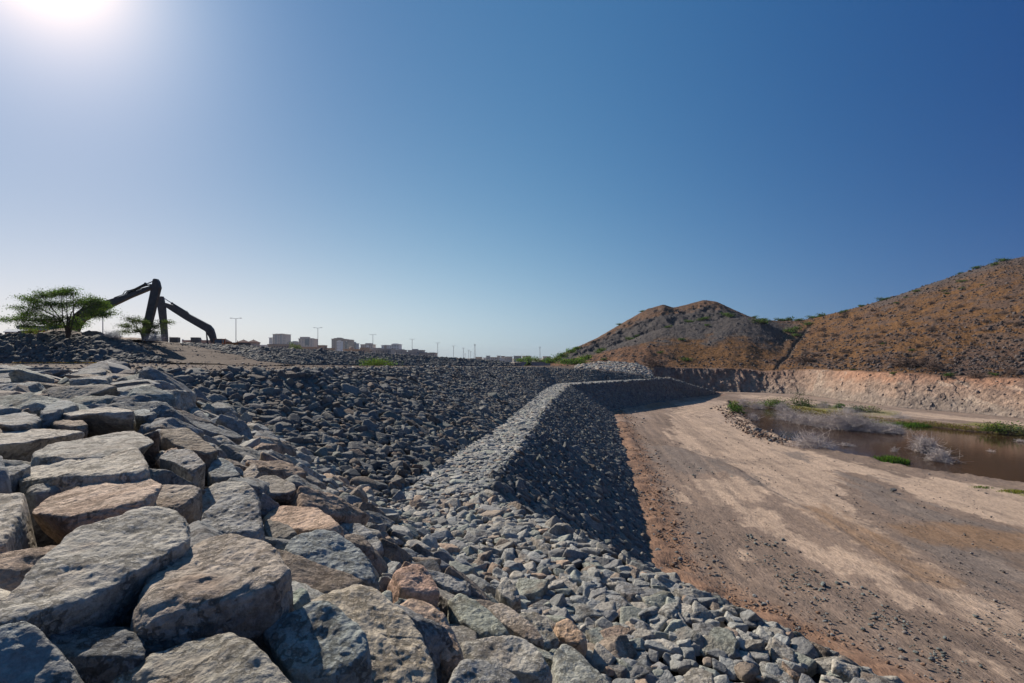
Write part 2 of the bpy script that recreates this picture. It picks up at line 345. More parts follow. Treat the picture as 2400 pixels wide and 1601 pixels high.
# filled ground behind the banks
def back(L, dy, dz): return [np.array([p[0] * (p[1] + dy) / p[1], p[1] + dy, p[2] + dz]) for p in L]
topl = [b for a, b in BANK1] + [RAMP[-1][0]]
V, Fc = loft([topl, back(topl, 6, -.25), back(topl, 30, -1.2), back(topl, 45, -9)], 6, dz=.0, amp=.12, fr=.4); tag(obj('upper_fill', V, Fc, M['topdirt'], smooth=True), kind='structure')
topr = [RAMP[-1][0], (RAMP[-1][0] + RAMP[-1][1]) / 2, RAMP[-1][1]] + [b for a, b in BANK2[1:]]
V, Fc = loft([topr, back(topr, 5, -.1), back(topr, 35, -1.4), back(topr, 50, -9)], 6, dz=-.06, amp=.08, fr=.4); tag(obj('upper_fill', V, Fc, M['topdirt'], smooth=True), kind='structure')
V, Fc = loft([[a for a, b in PILE], [b for a, b in PILE]], 4, dz=-.15, sub=4); tag(obj('rock_pile_fill', V, Fc, M['topdirt']), kind='structure')

# ------------------------------------------------------------------ stones
POS, SIZ, NRM, CLR, FLT, ZONE = [], [], [], [], [], []
def add_stones(P, S, N, C, flat, zone):
    POS.append(P); SIZ.append(S); NRM.append(N); CLR.append(C); FLT.append(np.full(len(P), flat)); ZONE.append(np.full(len(P), zone))
def strip_stones(A, B, spf, zone, flat=.6, warm=.15, bright=1.0, lift=-.12, ext=0.0, seed=1):
    r = np.random.default_rng(seed); A = np.array(A); B = np.array(B); Ps, Ss, Ns = [], [], []
    for i in range(len(A) - 1):
        a0, a1, b0, b1 = A[i], A[i + 1], B[i], B[i + 1]; mid = (a0 + a1 + b0 + b1) / 4
        sp = spf(mid); L = (np.linalg.norm(a1 - a0) + np.linalg.norm(b1 - b0)) / 2; Wd = (np.linalg.norm(b0 - a0) + np.linalg.norm(b1 - a1)) / 2
        nu, nv = max(1, round(L / sp)), max(1, round(Wd * (1 + ext) / sp))
        for lay in range(2):
            u = (np.arange(nu)[:, None] + r.uniform(0, 1, (nu, nv))) / nu; v = (np.arange(nv)[None] + r.uniform(-.0, 1, (nu, nv))) / nv
            u = u.ravel()[:, None]; v = (v.ravel()[:, None] - ext / 2) * (1 + ext) if ext else v.ravel()[:, None]
            P = (a0 * (1 - u) + a1 * u) * (1 - v) + (b0 * (1 - u) + b1 * u) * v
            nn = np.cross(a1 - a0 + b1 - b0, b0 - a0 + b1 - a1); nn /= np.linalg.norm(nn); nn = nn if nn[2] > 0 else -nn
            S = sp / .70 * np.exp(r.normal(0, .30, len(P))) * (1 if lay == 0 else .62)
            Ps.append(P + nn * (S * lift + lay * .12 * sp)[:, None]); Ss.append(S); Ns.append(np.tile(nn, (len(P), 1)))
    P, S, N = np.vstack(Ps), np.concatenate(Ss), np.vstack(Ns)
    add_stones(P, S, N, pick_col(r, len(P), warm, bright), flat, zone)
far = ST[3:]  # stone colours carry the light: darker on shaded faces, lighter on the sunlit bench
strip_stones(far[:, 0], far[:, 1], lambda m: .36 if m[1] < 35 else .31, 0, .62, .20, .68, seed=1)
strip_stones(far[:, 1], far[:, 2], lambda m: .27, 1, .40, .06, 1.25, seed=2)
strip_stones(far[:, 2], far[:, 3], lambda m: .29 if m[1] < 40 else .33, 2, .58, .06, .68, seed=3)
strip_stones([p for p in ST[:4, 1]], [p for p in ST[:4, 2]], lambda m: .28, 3, .5, .12, 1.2, seed=4)
strip_stones([p for p in ST[:4, 2]], [p for p in ST[:4, 3]], lambda m: .36, 3, .55, .10, .95, seed=5)
strip_stones([a for a, b in BANK1], [b for a, b in BANK1], lambda m: .42, 4, .6, .05, .55, seed=6)
strip_stones([a for a, b in BANK2], [b for a, b in BANK2], lambda m: .30 + .002 * (m[1] - 50), 5, .6, .06, .62, seed=7)
strip_stones([a for a, b in PILE], [b for a, b in PILE], lambda m: .55, 6, .6, .35, 1.25, seed=8)
# edge of larger stones along the crest and the outer edge of the berm
strip_stones(far[:-1, 0] + [0, .35, .02], far[:-1, 0] + [0, -.3, -.05], lambda m: .34, 0, .42, .12, .95, lift=-.26, seed=9)
# ------------------------------------------------------------------ foreground boulders, each from the outline of its top in the photograph
G0, G1, G2, TN, TB, BL, PK, DK = (.200, .198, .190), (.17, .175, .18), (.225, .215, .20), (.25, .205, .17), (.198, .178, .162), (.14, .158, .170), (.26, .185, .155), (.115, .11, .105)
def z7(L): return [(x / 2.609, 1000 + y / 2.609) for x, y in L]
def z8(L): return [(800 + x / 2.609, 1000 + y / 2.609) for x, y in L]
def zu(L): return [(x / 3.918, 820 + y / 3.918) for x, y in L]
HERO = [  # outline, height over the base, colour, thickness, flare, slope along x, slope along y, roundness, label
 (z7([(-260, 1330), (20, 1050), (170, 870), (400, 660), (700, 535), (1030, 470), (1200, 525), (1225, 575), (1150, 690), (960, 800), (690, 960), (560, 1040), (200, 1170)]), .34, G0, .85, -.5, 0, .04, 17, 'huge pale grey slab with a long flat top beside the rounded brown boulder'),
 (z7([(690, 1240), (900, 980), (990, 790), (1180, 675), (1370, 620), (1640, 650), (1820, 840), (1690, 950), (1320, 960), (1300, 985)]), .50, TB, 1.1, -.2, .03, .12, 13, 'big brownish boulder with flat top and rust stained dark front, near the bottom'),
 (z7([(1190, 690), (1240, 545), (1350, 425), (1450, 405), (1560, 425), (1640, 620), (1560, 660), (1400, 640)]), .36, G1, .8, .12, .02, .16, 12, 'rough pitted grey boulder standing behind the big brownish one'),
 (z7([(130, 590), (320, 370), (700, 290), (980, 285), (1015, 345), (850, 450), (560, 500), (210, 610)]), .30, (.25, .20, .17), .7, .10, .02, .03, 16, 'long flat tan slab with orange rust along its left edge'),
 (z7([(75, 335), (230, 205), (560, 150), (700, 115), (830, 120), (935, 265), (840, 215), (560, 225), (300, 300)]), .30, G2, .65, .15, 0, .03, 15, 'long pale slab with a dark vertical front, second row from the bottom'),
 (z7([(970, 180), (1000, 120), (1140, 118), (1275, 225), (1255, 265), (1180, 262), (1040, 205)]), .42, G1, .55, .10, -.05, .15, 18, 'squarish grey block perched on the long pale slabs'),
 (z7([(-220, 640), (-100, 370), (130, 358), (152, 390), (125, 520), (60, 640), (0, 720)]), .36, G2, .9, .06, .0, .04, 17, 'pale slab cut by the left edge of the photo'),
 (z7([(855, 465), (930, 352), (1080, 345), (1232, 365), (1200, 440), (1040, 500)]), .22, TB, .55, .18, .03, .12, 10, 'rounded rusty boulder at the end of the tan slab'),
 (z7([(1125, 490), (1240, 375), (1400, 305), (1500, 310), (1600, 410), (1600, 470), (1420, 500), (1220, 545)]), .26, G0, .6, .15, -.05, .10, 15, 'grey boulder with ridge behind the rough pitted one'),
 (z7([(1700, 700), (1850, 622), (1990, 612), (2110, 650), (2240, 750), (2350, 890), (2290, 960), (1960, 900), (1790, 800)]), .34, BL, .95, .10, -.16, .20, 13, 'big blue grey boulder with pale crest and broad dark face'),
 (z7([(500, 1640), (620, 1540), (880, 1400), (1180, 1290), (1400, 1225), (1490, 1270), (1620, 1370), (1950, 1560), (2000, 1700), (900, 1750)]), .30, (.185, .18, .165), .8, .15, -.02, .28, 14, 'broad grey boulder cut by the bottom edge, left of the upright blue one'),
 (z7([(1585, 1230), (1690, 1110), (1850, 1085), (1985, 1045), (2080, 1110), (2190, 1185), (2245, 1300), (2240, 1420), (2050, 1600), (1800, 1560), (1650, 1330)]), .48, (.155, .175, .18), .85, .04, -.10, .42, 15, 'angular upright blue grey boulder at the bottom with pale top'),
 (z7([(1525, 1260), (1560, 1190), (1640, 1080), (1840, 996), (1890, 1052), (1700, 1120), (1600, 1230)]), .36, (.155, .185, .175), .6, .1, 0, .2, 16, 'greenish grey wedge squeezed behind the upright blue boulder'),
 (z7([(-160, 1260), (0, 1205), (130, 1165), (240, 1220), (340, 1310), (450, 1410), (560, 1620), (100, 1700), (-200, 1600)]), .28, BL, .8, .12, -.10, .42, 12, 'dark blue boulder in the bottom corner'),
 ([(700, 1400), (790, 1358), (850, 1366), (900, 1378), (945, 1420), (985, 1490), (1030, 1560), (1045, 1640), (930, 1650), (830, 1560), (760, 1460)], .42, (.225, .205, .175), .9, .08, -.22, .16, 14, 'big tan grey boulder with cracked face right of the upright blue one'),
 (z7([(1595, 570), (1660, 505), (1780, 468), (1900, 475), (2030, 530), (2090, 620), (2000, 640), (1830, 625), (1700, 600)]), .28, (.25, .19, .155), .6, .3, 0, .12, 8, 'smooth rounded orange brown boulder behind the blue grey one'),
 (z7([(1600, 600), (1640, 560), (1760, 590), (1820, 640), (1720, 700), (1650, 680)]), .18, DK, .45, .15, 0, .2, 14, 'small dark pitted stone under the orange brown boulder'),
 (z7([(1522, 345), (1600, 285), (1700, 285), (1800, 350), (1815, 400), (1600, 408)]), .30, (.15, .14, .13), .55, .03, 0, .05, 22, 'box shaped dark block with a sharp square front'),
 (z7([(1265, 255), (1330, 185), (1400, 200), (1475, 290), (1400, 320), (1290, 310)]), .22, BL, .5, .15, -.1, .2, 15, 'pointed blue grey stone right of the squarish perched block'),
 (z7([(1470, 290), (1550, 222), (1592, 262), (1535, 345)]), .18, TB, .4, .1, 0, .3, 18, 'small brown upright stone beside the box shaped block'),
 (z7([(160, 150), (330, 95), (640, 45), (880, 15), (1030, 90), (1000, 150), (860, 190), (500, 130), (200, 165)]), .30, G0, .6, .12, 0, .03, 16, 'very long grey slab behind the long pale one'),
 (z7([(970, 0), (1100, -15), (1230, 60), (1335, 140), (1270, 180), (1100, 120), (1010, 60)]), .32, (.15, .13, .11), .6, .1, -.08, .1, 15, 'dark brown wedge behind the squarish perched block'),
 (z8([(350, 1060), (400, 1022), (520, 1030), (620, 1110), (720, 1230), (765, 1380), (660, 1440), (520, 1290), (400, 1130)]), .36, (.245, .19, .155), .8, .3, -.22, .16, 7, 'smooth egg shaped tan boulder beside the cracked tan grey one'),
 (z8([(305, 870), (430, 838), (500, 850), (570, 920), (612, 1010), (480, 1015), (370, 1000)]), .30, PK, .55, .2, -.15, .16, 10, 'pinkish red rounded boulder above the egg shaped tan one'),
 (z8([(640, 1040), (700, 1005), (800, 1050), (900, 1110), (1045, 1240), (1000, 1290), (870, 1280), (720, 1180)]), .26, (.165, .18, .165), .6, .12, -.18, .14, 17, 'greenish grey jagged boulder right of the egg shaped one'),
 (z8([(880, 1090), (950, 1058), (1080, 1130), (1200, 1230), (1265, 1310), (1150, 1300), (960, 1170)]), .24, TB, .5, .15, -.15, .14, 13, 'long brown boulder leaning along the slope'),
 (z8([(730, 1310), (880, 1275), (1070, 1262), (1230, 1350), (1295, 1480), (1230, 1530), (1010, 1480), (900, 1400), (760, 1400)]), .30, G0, .7, .1, -.12, .12, 16, 'wide pale boulder with dark broken front at the bottom'),
 (z8([(670, 1500), (740, 1395), (860, 1390), (960, 1440), (1070, 1540), (1200, 1640), (800, 1680), (650, 1620)]), .34, G1, .7, .1, -.1, .25, 15, 'grey boulder cut by the bottom edge below the wide pale one'),
 (z8([(1285, 1400), (1350, 1300), (1430, 1330), (1540, 1440), (1650, 1560), (1640, 1640), (1340, 1640)]), .36, (.17, .18, .175), .7, .08, -.2, .2, 17, 'ridged grey boulder at the bottom edge, last of the large ones'),
 (z8([(1310, 1190), (1380, 1160), (1440, 1190), (1512, 1290), (1490, 1340), (1400, 1320), (1330, 1260)]), .30, (.27, .20, .15), .5, .25, -.15, .16, 9, 'smooth tan stone lying on the grey rubble'),
 (z8([(945, 980), (990, 920), (1035, 925), (1075, 990), (1108, 1060), (1040, 1075), (980, 1030)]), .34, G0, .5, .04, -.1, .35, 18, 'upright angular grey stone among the rubble'),
 (z8([(500, 880), (580, 870), (720, 920), (805, 970), (795, 1030), (640, 990)]), .22, G1, .4, .15, -.15, .14, 15, 'flat grey stone behind the pinkish red boulder'),
 (z8([(1055, 1140), (1180, 1120), (1260, 1190), (1340, 1310), (1250, 1340), (1150, 1260)]), .20, (.20, .20, .185), .5, .12, -.2, .16, 16, 'pale grey slab leaning beside the long brown boulder'),
 (z7([(2080, 590), (2200, 590), (2300, 650), (2350, 730), (2280, 770), (2180, 690)]), .22, G1, .5, .12, -.15, .15, 16, 'grey slab behind the big blue grey boulder'),
 (zu([(0, 720), (200, 715), (420, 700), (760, 720), (870, 770), (700, 800), (250, 830), (0, 900), (-200, 880)]), .22, G2, .55, .12, 0, .02, 17, 'flat pale slab left of the very long grey slab'),
 (zu([(480, 580), (700, 505), (1100, 495), (1270, 605), (980, 600), (760, 640)]), .30, G2, .55, .08, 0, .03, 17, 'bright slab with a straight broken end in the third row'),
 (zu([(-100, 560), (170, 552), (300, 580), (380, 630), (250, 680), (0, 700), (-150, 680)]), .26, G1, .55, .12, 0, .03, 15, 'grey slab by the left edge in the third row'),
 (zu([(-140, 1120), (0, 1075), (230, 1045), (290, 1070), (170, 1120), (0, 1190)]), .30, G1, .6, .12, 0, .03, 15, 'low grey slab at the left edge behind the cut pale slab'),
 (zu([(230, 1290), (330, 1190), (500, 1145), (700, 1160), (880, 1195), (700, 1230), (480, 1260), (330, 1320)]), .20, G1, .6, .2, 0, .05, 10, 'rounded dark stone between the two long slabs'),
 (zu([(1700, 1440), (1850, 1280), (1960, 1250), (2110, 1250), (2200, 1290), (2050, 1330), (1900, 1420)]), .16, TB, .5, .15, 0, .08, 14, 'brown grey stone under the ridged grey boulder'),
 (zu([(1230, 560), (1370, 540), (1440, 570), (1360, 600), (1240, 600)]), .24, BL, .4, .12, 0, .1, 15, 'small dark blue stone beside the bright broken slab'),
 (zu([(430, 640), (560, 600), (680, 610), (820, 690), (700, 700), (540, 690)]), .22, (.15, .125, .105), .45, .2, 0, .06, 12, 'dark brown rounded stone in front of the bright slab'),
 (zu([(340, 600), (440, 500), (560, 455), (700, 465), (720, 500), (560, 520), (470, 580)]), .34, BL, .5, .08, 0, .06, 15, 'arched blue grey stone left of the bright slab'),
]
hero_poly = []
def march(u, v, h):
    k = (v - HV) / FPX; a = (u - CX) / FPX; Y = np.arange(1.2, 40, .01)
    f = znear(a * Y, Y) + h + k * Y; i = np.argmax(f > 0) if (f > 0).any() else len(Y) - 1
    return np.array([a * Y[i], Y[i], -k * Y[i]])
def hull2(pts):
    pts = sorted(set(pts)); H = []
    for seq in (pts, pts[::-1]):
        L_ = []
        for p_ in seq:
            while len(L_) > 1 and (L_[-1][0] - L_[-2][0]) * (p_[1] - L_[-2][1]) - (L_[-1][1] - L_[-2][1]) * (p_[0] - L_[-2][0]) <= 0: L_.pop()
            L_.append(p_)
        H += L_[:-1]
    return H
def hero(poly, h, c, thick, flare, sx, sy, p, label, seed, level):
    u, v = np.mean([q[0] for q in poly]), np.mean([q[1] for q in poly]); C = march(u, v, h); c = tuple(x * y for x, y in zip(c, (2.12, 2.0, 1.78)))
    rt_ = random.Random(seed); kc = (v - HV) / FPX; sx += rt_.uniform(-.13, .13); sy += rt_.uniform(-.22, .35) * min(kc, .35)
    poly = hull2(poly); P = []
    for (a_, b_) in poly:
        k = (b_ - HV) / FPX; a = (a_ - CX) / FPX; den = k + sx * a + sy
        Y = (-C[2] + sx * C[0] + sy * C[1]) / den; P.append([a * Y, Y, -k * Y])
    P = np.array(P); hero_poly.append(P[:, :2].copy())
    r = np.random.default_rng(seed); cen = P.mean(0) - [0, 0, thick * .42]
    nt_ = np.array([-sx, -sy, 1.]); nt_ /= np.linalg.norm(nt_)
    N, D = [nt_, -nt_], [(P[0] - cen) @ nt_, thick * .6]
    if np.cross((P[1] - P[0])[:2], (P[2] - P[0])[:2]).sum() == 0: pass
    m = len(P)
    for i in range(m):
        q0, q1 = P[i], P[(i + 1) % m]; e = q1 - q0; o = np.cross(e, nt_); L = np.linalg.norm(e)
        if L < .02: continue
        o /= np.linalg.norm(o); mid = (q0 + q1) / 2
        if (mid - cen) @ o < 0: o = -o
        fl_ = flare * .3; o = o * math.cos(fl_) + nt_ * math.sin(fl_); N.append(o); D.append(max((mid - cen) @ o, .05))
        if r.random() < .35:      # a broken lower corner
            o2 = o * .8 - nt_ * .6 + r.normal(size=3) * .1; o2 /= np.linalg.norm(o2); N.append(o2); D.append(thick * .42)
        if r.random() < .5:       # a chamfered upper edge
            o3 = o + nt_ * r.uniform(.7, 1.6); o3 /= np.linalg.norm(o3); N.append(o3); D.append(max((mid - cen) @ o3, .05) * r.uniform(.95, .99))
    N, D = np.array(N), np.array(D)
    DD, _ = ico(4); VV = DD * poly_radius(DD, N, D, 30)[:, None]     # chips: a few shallow random cuts
    for _k in range(9):
        n_ = r.normal(size=3); n_[2] *= .6; n_ /= np.linalg.norm(n_); N = np.vstack([N, n_]); D = np.append(D, (VV @ n_).max() * r.uniform(.90, .97))
    Dr, F = ico(level); S = np.ptp(P, axis=0) / 2 + .05; S[2] = max(thick * .6, .1)
    dirs = Dr * S; dirs /= np.linalg.norm(dirs, axis=1)[:, None]
    R = poly_radius(dirs, N, D, p * 1.5 + 10); V = dirs * R[:, None]
    sc_ = float(np.median(S)); W = V + seed * 3.1
    n1 = fbm(W * (1.6 / max(sc_, .2)) ** 1, 4, seed); n2 = fbm(W * 9, 4, seed + 5)
    # bedding steps: the rock breaks along thin layers
    st = (V @ nt_) * 16 + 2.2 * fbm(W * 2.5, 3, seed + 9); st = (st - np.floor(st)); st = sstep(.0, .35, st) - .5
    V = V * (1 + .085 * n1 + .020 * n2 * (.5 / max(sc_, .25)) + .014 * st)[:, None]
    V = V + np.outer(.030 * fbm(W * 3.3, 4, seed + 3) + .010 * fbm(W * 16, 3, seed + 4), nt_)
    st2 = fbm(W * 2.2, 4, seed + 20); colr = np.array(c) * (1 + .18 * fbm(W * 5, 4, seed + 21))[:, None]
    rust = sstep(.12, .45, st2)[:, None] * (.35 if label.find('rust') >= 0 else .18)
    colr = colr * (1 - rust) + np.array([.20, .10, .05]) * rust
    pale = sstep(.35, .6, fbm(W * 11, 3, seed + 30))[:, None] * .25; colr = colr * (1 - pale) + np.array([.30, .30, .29]) * pale
    o = obj('boulder', V + cen, F, M['rock'], smooth=True, col=colr, loc=cen)
    tag(o, label, 'boulder', 'large boulders on the crest of the dam')
for i, hh in enumerate(HERO): hero(*hh, seed=100 + i, level=7 if i < 15 else 6)
hero_poly = [(p, p.min(0) - .1, p.max(0) + .1) for p in hero_poly]
def blocked(x, y, rad):
    for p, lo, hi in hero_poly:
        if lo[0] - rad < x < hi[0] + rad and lo[1] - rad < y < hi[1] + rad:
            if in_poly(np.array([x]), np.array([y]), p)[0] > -rad: return True
    return False

# ------------------------------------------------------------------ packed stones on the platform and its slope
CB = (.0, 0)
placed = {}
def try_put(x, y, r_):
    i, j = int(math.floor(x)), int(math.floor(y)); R_ = 2
    for a in range(i - R_, i + R_ + 1):
        for b in range(j - R_, j + R_ + 1):
            for (px, py, pr) in placed.get((a, b), ()):
                if (px - x) ** 2 + (py - y) ** 2 < (.86 * (pr + r_)) ** 2: return False
    placed.setdefault((i, j), []).append((x, y, r_)); return True
rr = random.Random(5); P_, S_, N_, FL_ = [], [], [], []
def sizes(x, y):
    s = .857 * x + .515 * y
    if s < -.6: return 1.25 if y > 3 else 1.0
    if s < 1.6: return .85
    if s < 3.2: return .55
    return .40
for k, (fac, tries) in enumerate(((1.25, 5000), (.85, 9000), (.55, 16000), (.34, 26000))):
    for _ in range(tries):
        x, y = rr.uniform(-38, 6), rr.uniform(1.2, 30)
        if x < -1.25 * y - 1.5 or x > 1.3 * y + 1: continue
        s = .857 * x + .515 * y
        if s > 4.9: continue
        dl = in_poly(np.array([x]), np.array([y]), PLp)[0]
        if s < -.5 and dl < .3 and y > 18.5: continue
        if s >= -.5 and (y > 22 or (x < -14)): continue
        sz = sizes(x, y) * fac * rr.uniform(.85, 1.15); rad = sz * .40
        if rad > .38 and y < 2.2: continue
        if blocked(x, y, rad * .45): continue
        # keep clear of the far slope
        if y > 15 and s > 0:
            if y > 14 + (4.4 - s) * 1.6: continue
        if not try_put(x, y, rad): continue
        P_.append((x, y)); S_.append(sz); FL_.append(k)
P_ = np.array(P_); S_ = np.array(S_); e = .15
zx = (znear(P_[:, 0] + e, P_[:, 1]) - znear(P_[:, 0] - e, P_[:, 1])) / (2 * e); zy = (znear(P_[:, 0], P_[:, 1] + e) - znear(P_[:, 0], P_[:, 1] - e)) / (2 * e)
N_ = np.stack([-zx, -zy, np.ones(len(P_))], 1); N_ /= np.linalg.norm(N_, axis=1)[:, None]
N_[N_[:, 2] < .8] = N_[N_[:, 2] < .8] * .6 + np.array([0, 0, .4]); N_ /= np.linalg.norm(N_, axis=1)[:, None]
r = np.random.default_rng(77)
fy = sstep(6, 16, P_[:, 1]) * (SN[0] * P_[:, 0] + SN[1] * P_[:, 1] < .5)
PP = np.c_[P_, znear(P_[:, 0], P_[:, 1]) + S_ * (r.uniform(-.14, .02, len(S_)) - .05 * fy)]
PP[:, 2] = np.minimum(PP[:, 2], -.55 - .0 * PP[:, 1]) if False else PP[:, 2]
add_stones(PP, S_, N_, pick_col(r, len(S_), .22, 1.2), .52, 9); FLT[-1] = .62 - .26 * fy

# ------------------------------------------------------------------ the largest stones as things of their own, the rest as one mass
POS, SIZ, NRM, CLR, FLT, ZONE = np.vstack(POS), np.concatenate(SIZ), np.vstack(NRM), np.vstack(CLR), np.concatenate(FLT), np.concatenate(ZONE)
uu = CX + POS[:, 0] / np.maximum(POS[:, 1], .1) * FPX; vv = HV - POS[:, 2] / np.maximum(POS[:, 1], .1) * FPX
keep = (POS[:, 1] > .8) & (uu > -500) & (uu < 2900) & (vv < 2100)
POS, SIZ, NRM, CLR, FLT, ZONE, uu, vv = [a[keep] for a in (POS, SIZ, NRM, CLR, FLT, ZONE, uu, vv)]
px = SIZ * FPX / POS[:, 1]; inn = (uu + px * .35 > 0) & (uu < 2395) & (vv - px * .25 < 1600) & (ZONE != 2)
order = np.argsort(-np.where(inn, px, 0)); NI = 296 - len(HERO); solo = order[:NI]; rest = np.setdiff1d(np.arange(len(POS)), solo)
r = np.random.default_rng(4)
words = lambda c: 'brown' if c[0] > c[2] * 1.12 else ('bluish' if c[2] > c[0] * 1.04 else 'grey')
import re
hn = []
for hh in HERO:
    t_ = re.split(r' (?:with|beside|standing|along|perched|cut|at|behind|squeezed|in|under|right|left|near|leaning|lying|among|below|by|between|of)\b|,', hh[8])[0]
    hn.append((t_, np.mean([q[0] for q in hh[0]]), np.mean([q[1] for q in hh[0]])))
cnt = {}
for t_, _, _ in hn: cnt[t_] = cnt.get(t_, 0) + 1
hn = [x for x in hn if cnt[x[0]] == 1 and 3 <= len(x[0].split()) <= 6 and 0 < x[1] < 2400 and x[2] < 1600]
ORD = ['nearest', 'second nearest', 'third nearest', 'fourth nearest', 'fifth nearest', 'sixth nearest', 'seventh nearest', 'eighth nearest', 'ninth nearest', 'tenth nearest']
slab, lab_of = {}, {}
for i in solo:
    t_, hu, hv_ = min(hn, key=lambda x: (x[1] - uu[i]) ** 2 + ((x[2] - vv[i]) * 1.6) ** 2); dx, dy = uu[i] - hu, vv[i] - hv_
    d_ = ('right of' if dx > 0 else 'left of') if abs(dx) > abs(dy) else ('below' if dy > 0 else 'above'); big = 'large' if SIZ[i] > .95 else ('medium' if SIZ[i] > .55 else 'small')
    slab.setdefault((big + ' ' + words(CLR[i]) + ' stone', d_, t_), []).append((math.hypot(dx, dy), i))
for (a_, d_, t_), L_ in slab.items():
    for k, (_, i) in enumerate(sorted(L_)): lab_of[i] = '%s, %s %s the %s' % (a_, ORD[k] if k < 10 else 'further away', d_, t_)
for i in solo:
    lev = 6 if px[i] > 110 else (5 if px[i] > 45 else 4); s = SIZ[i]; fl = FLT[i]
    V, F = rock_shape(lev, int(i) + 7, p=26, rough=.04); dims = np.array([1.0, r.uniform(.62, .9), fl * r.uniform(.8, 1.25)]) * s / 2 * (1.12 if ZONE[i] == 9 else 1)
    W = V * dims + i * 1.7
    V = V * dims * (1 + .085 * fbm(W * 4 / s, 4, 3) + .035 * fbm(W * 14 / s, 4, 4) + .012 * fbm(W * 45 / s, 2, 6))[:, None]
    B = basis(NRM[i], r.uniform(0, 6.28), .13, r); V = V @ B + POS[i]
    st2 = sstep(.1, .5, fbm(W * 3, 4, 8))[:, None] * .35
    c = CLR[i] * (1 + .2 * fbm(W * 6, 3, 9))[:, None]; c = c * (1 - st2) + np.array([.17, .12, .09]) * st2
    o = obj('boulder', V, F, M['rock'], smooth=True, col=c, loc=POS[i])
    big = 'large' if s > .95 else ('medium' if s > .55 else 'small')
    where, g = {9: ('among the big slabs on the flat crest', 'large boulders on the crest of the dam')}.get(int(ZONE[i]), ('on the stone covered slope of the dam', 'larger stones on the slopes of the dam'))
    if ZONE[i] == 9 and .857 * POS[i][0] + .515 * POS[i][1] > -.4: where, g = 'on the slope falling from the crest to the bench', 'boulders on the slope below the crest'
    if ZONE[i] == 3: where, g = 'on the sunlit bench at the lower edge', 'stones on the sunlit bench'
    tag(o, lab_of[i], 'boulder', g)

def merge_stones(name, idx, m, label, seed=3):
    r = np.random.default_rng(seed); TP = {lev: [rock_shape(lev, 900 + k, p=60 if lev > 2 else 40, rough=.02) for k in range(26)] for lev in (2, 3, 4)}
    Vs, Fs, Cs, n0 = [], [], [], 0; lv = np.where(px[idx] > 34, 4, np.where(px[idx] > 9, 3, 2))
    for lev in (2, 3, 4):
        for k in range(26):
            sel = idx[(lv == lev)]; sel = sel[(sel % 26) == k]
            if not len(sel): continue
            T, F = TP[lev][k]; n = len(sel)
            dims = np.stack([np.ones(n), r.uniform(.6, .95, n), FLT[sel] * r.uniform(.75, 1.3, n)], 1) * (SIZ[sel] / 2)[:, None]
            Nn = NRM[sel] + r.normal(size=(n, 3)) * np.where(ZONE[sel] == 1, .13, .24)[:, None]; Nn /= np.linalg.norm(Nn, axis=1)[:, None]
            a = np.cross(Nn, [0, 1, .013]); a /= np.linalg.norm(a, axis=1)[:, None]; b = np.cross(Nn, a); t = r.uniform(0, 6.28, n)[:, None]
            B = np.stack([a * np.cos(t) + b * np.sin(t), -a * np.sin(t) + b * np.cos(t), Nn], 1)
            V = np.einsum('nvi,nij->nvj', T[None] * dims[:, None], B) + POS[sel][:, None]
            Vs.append(V.reshape(-1, 3)); Fs.append((F[None] + (np.arange(n) * len(T))[:, None, None] + n0).reshape(-1, 3))
            Cs.append(np.repeat(CLR[sel], len(T), 0)); n0 += n * len(T)
    o = obj(name, np.vstack(Vs), np.vstack(Fs), m, col=np.vstack(Cs)); tag(o, label, 'stones', kind='stuff'); print(name, len(idx), n0); return o
merge_stones('riprap_stones', rest, M['rockfar'], 'countless grey angular stones covering the dam slopes, its bench and the banks')
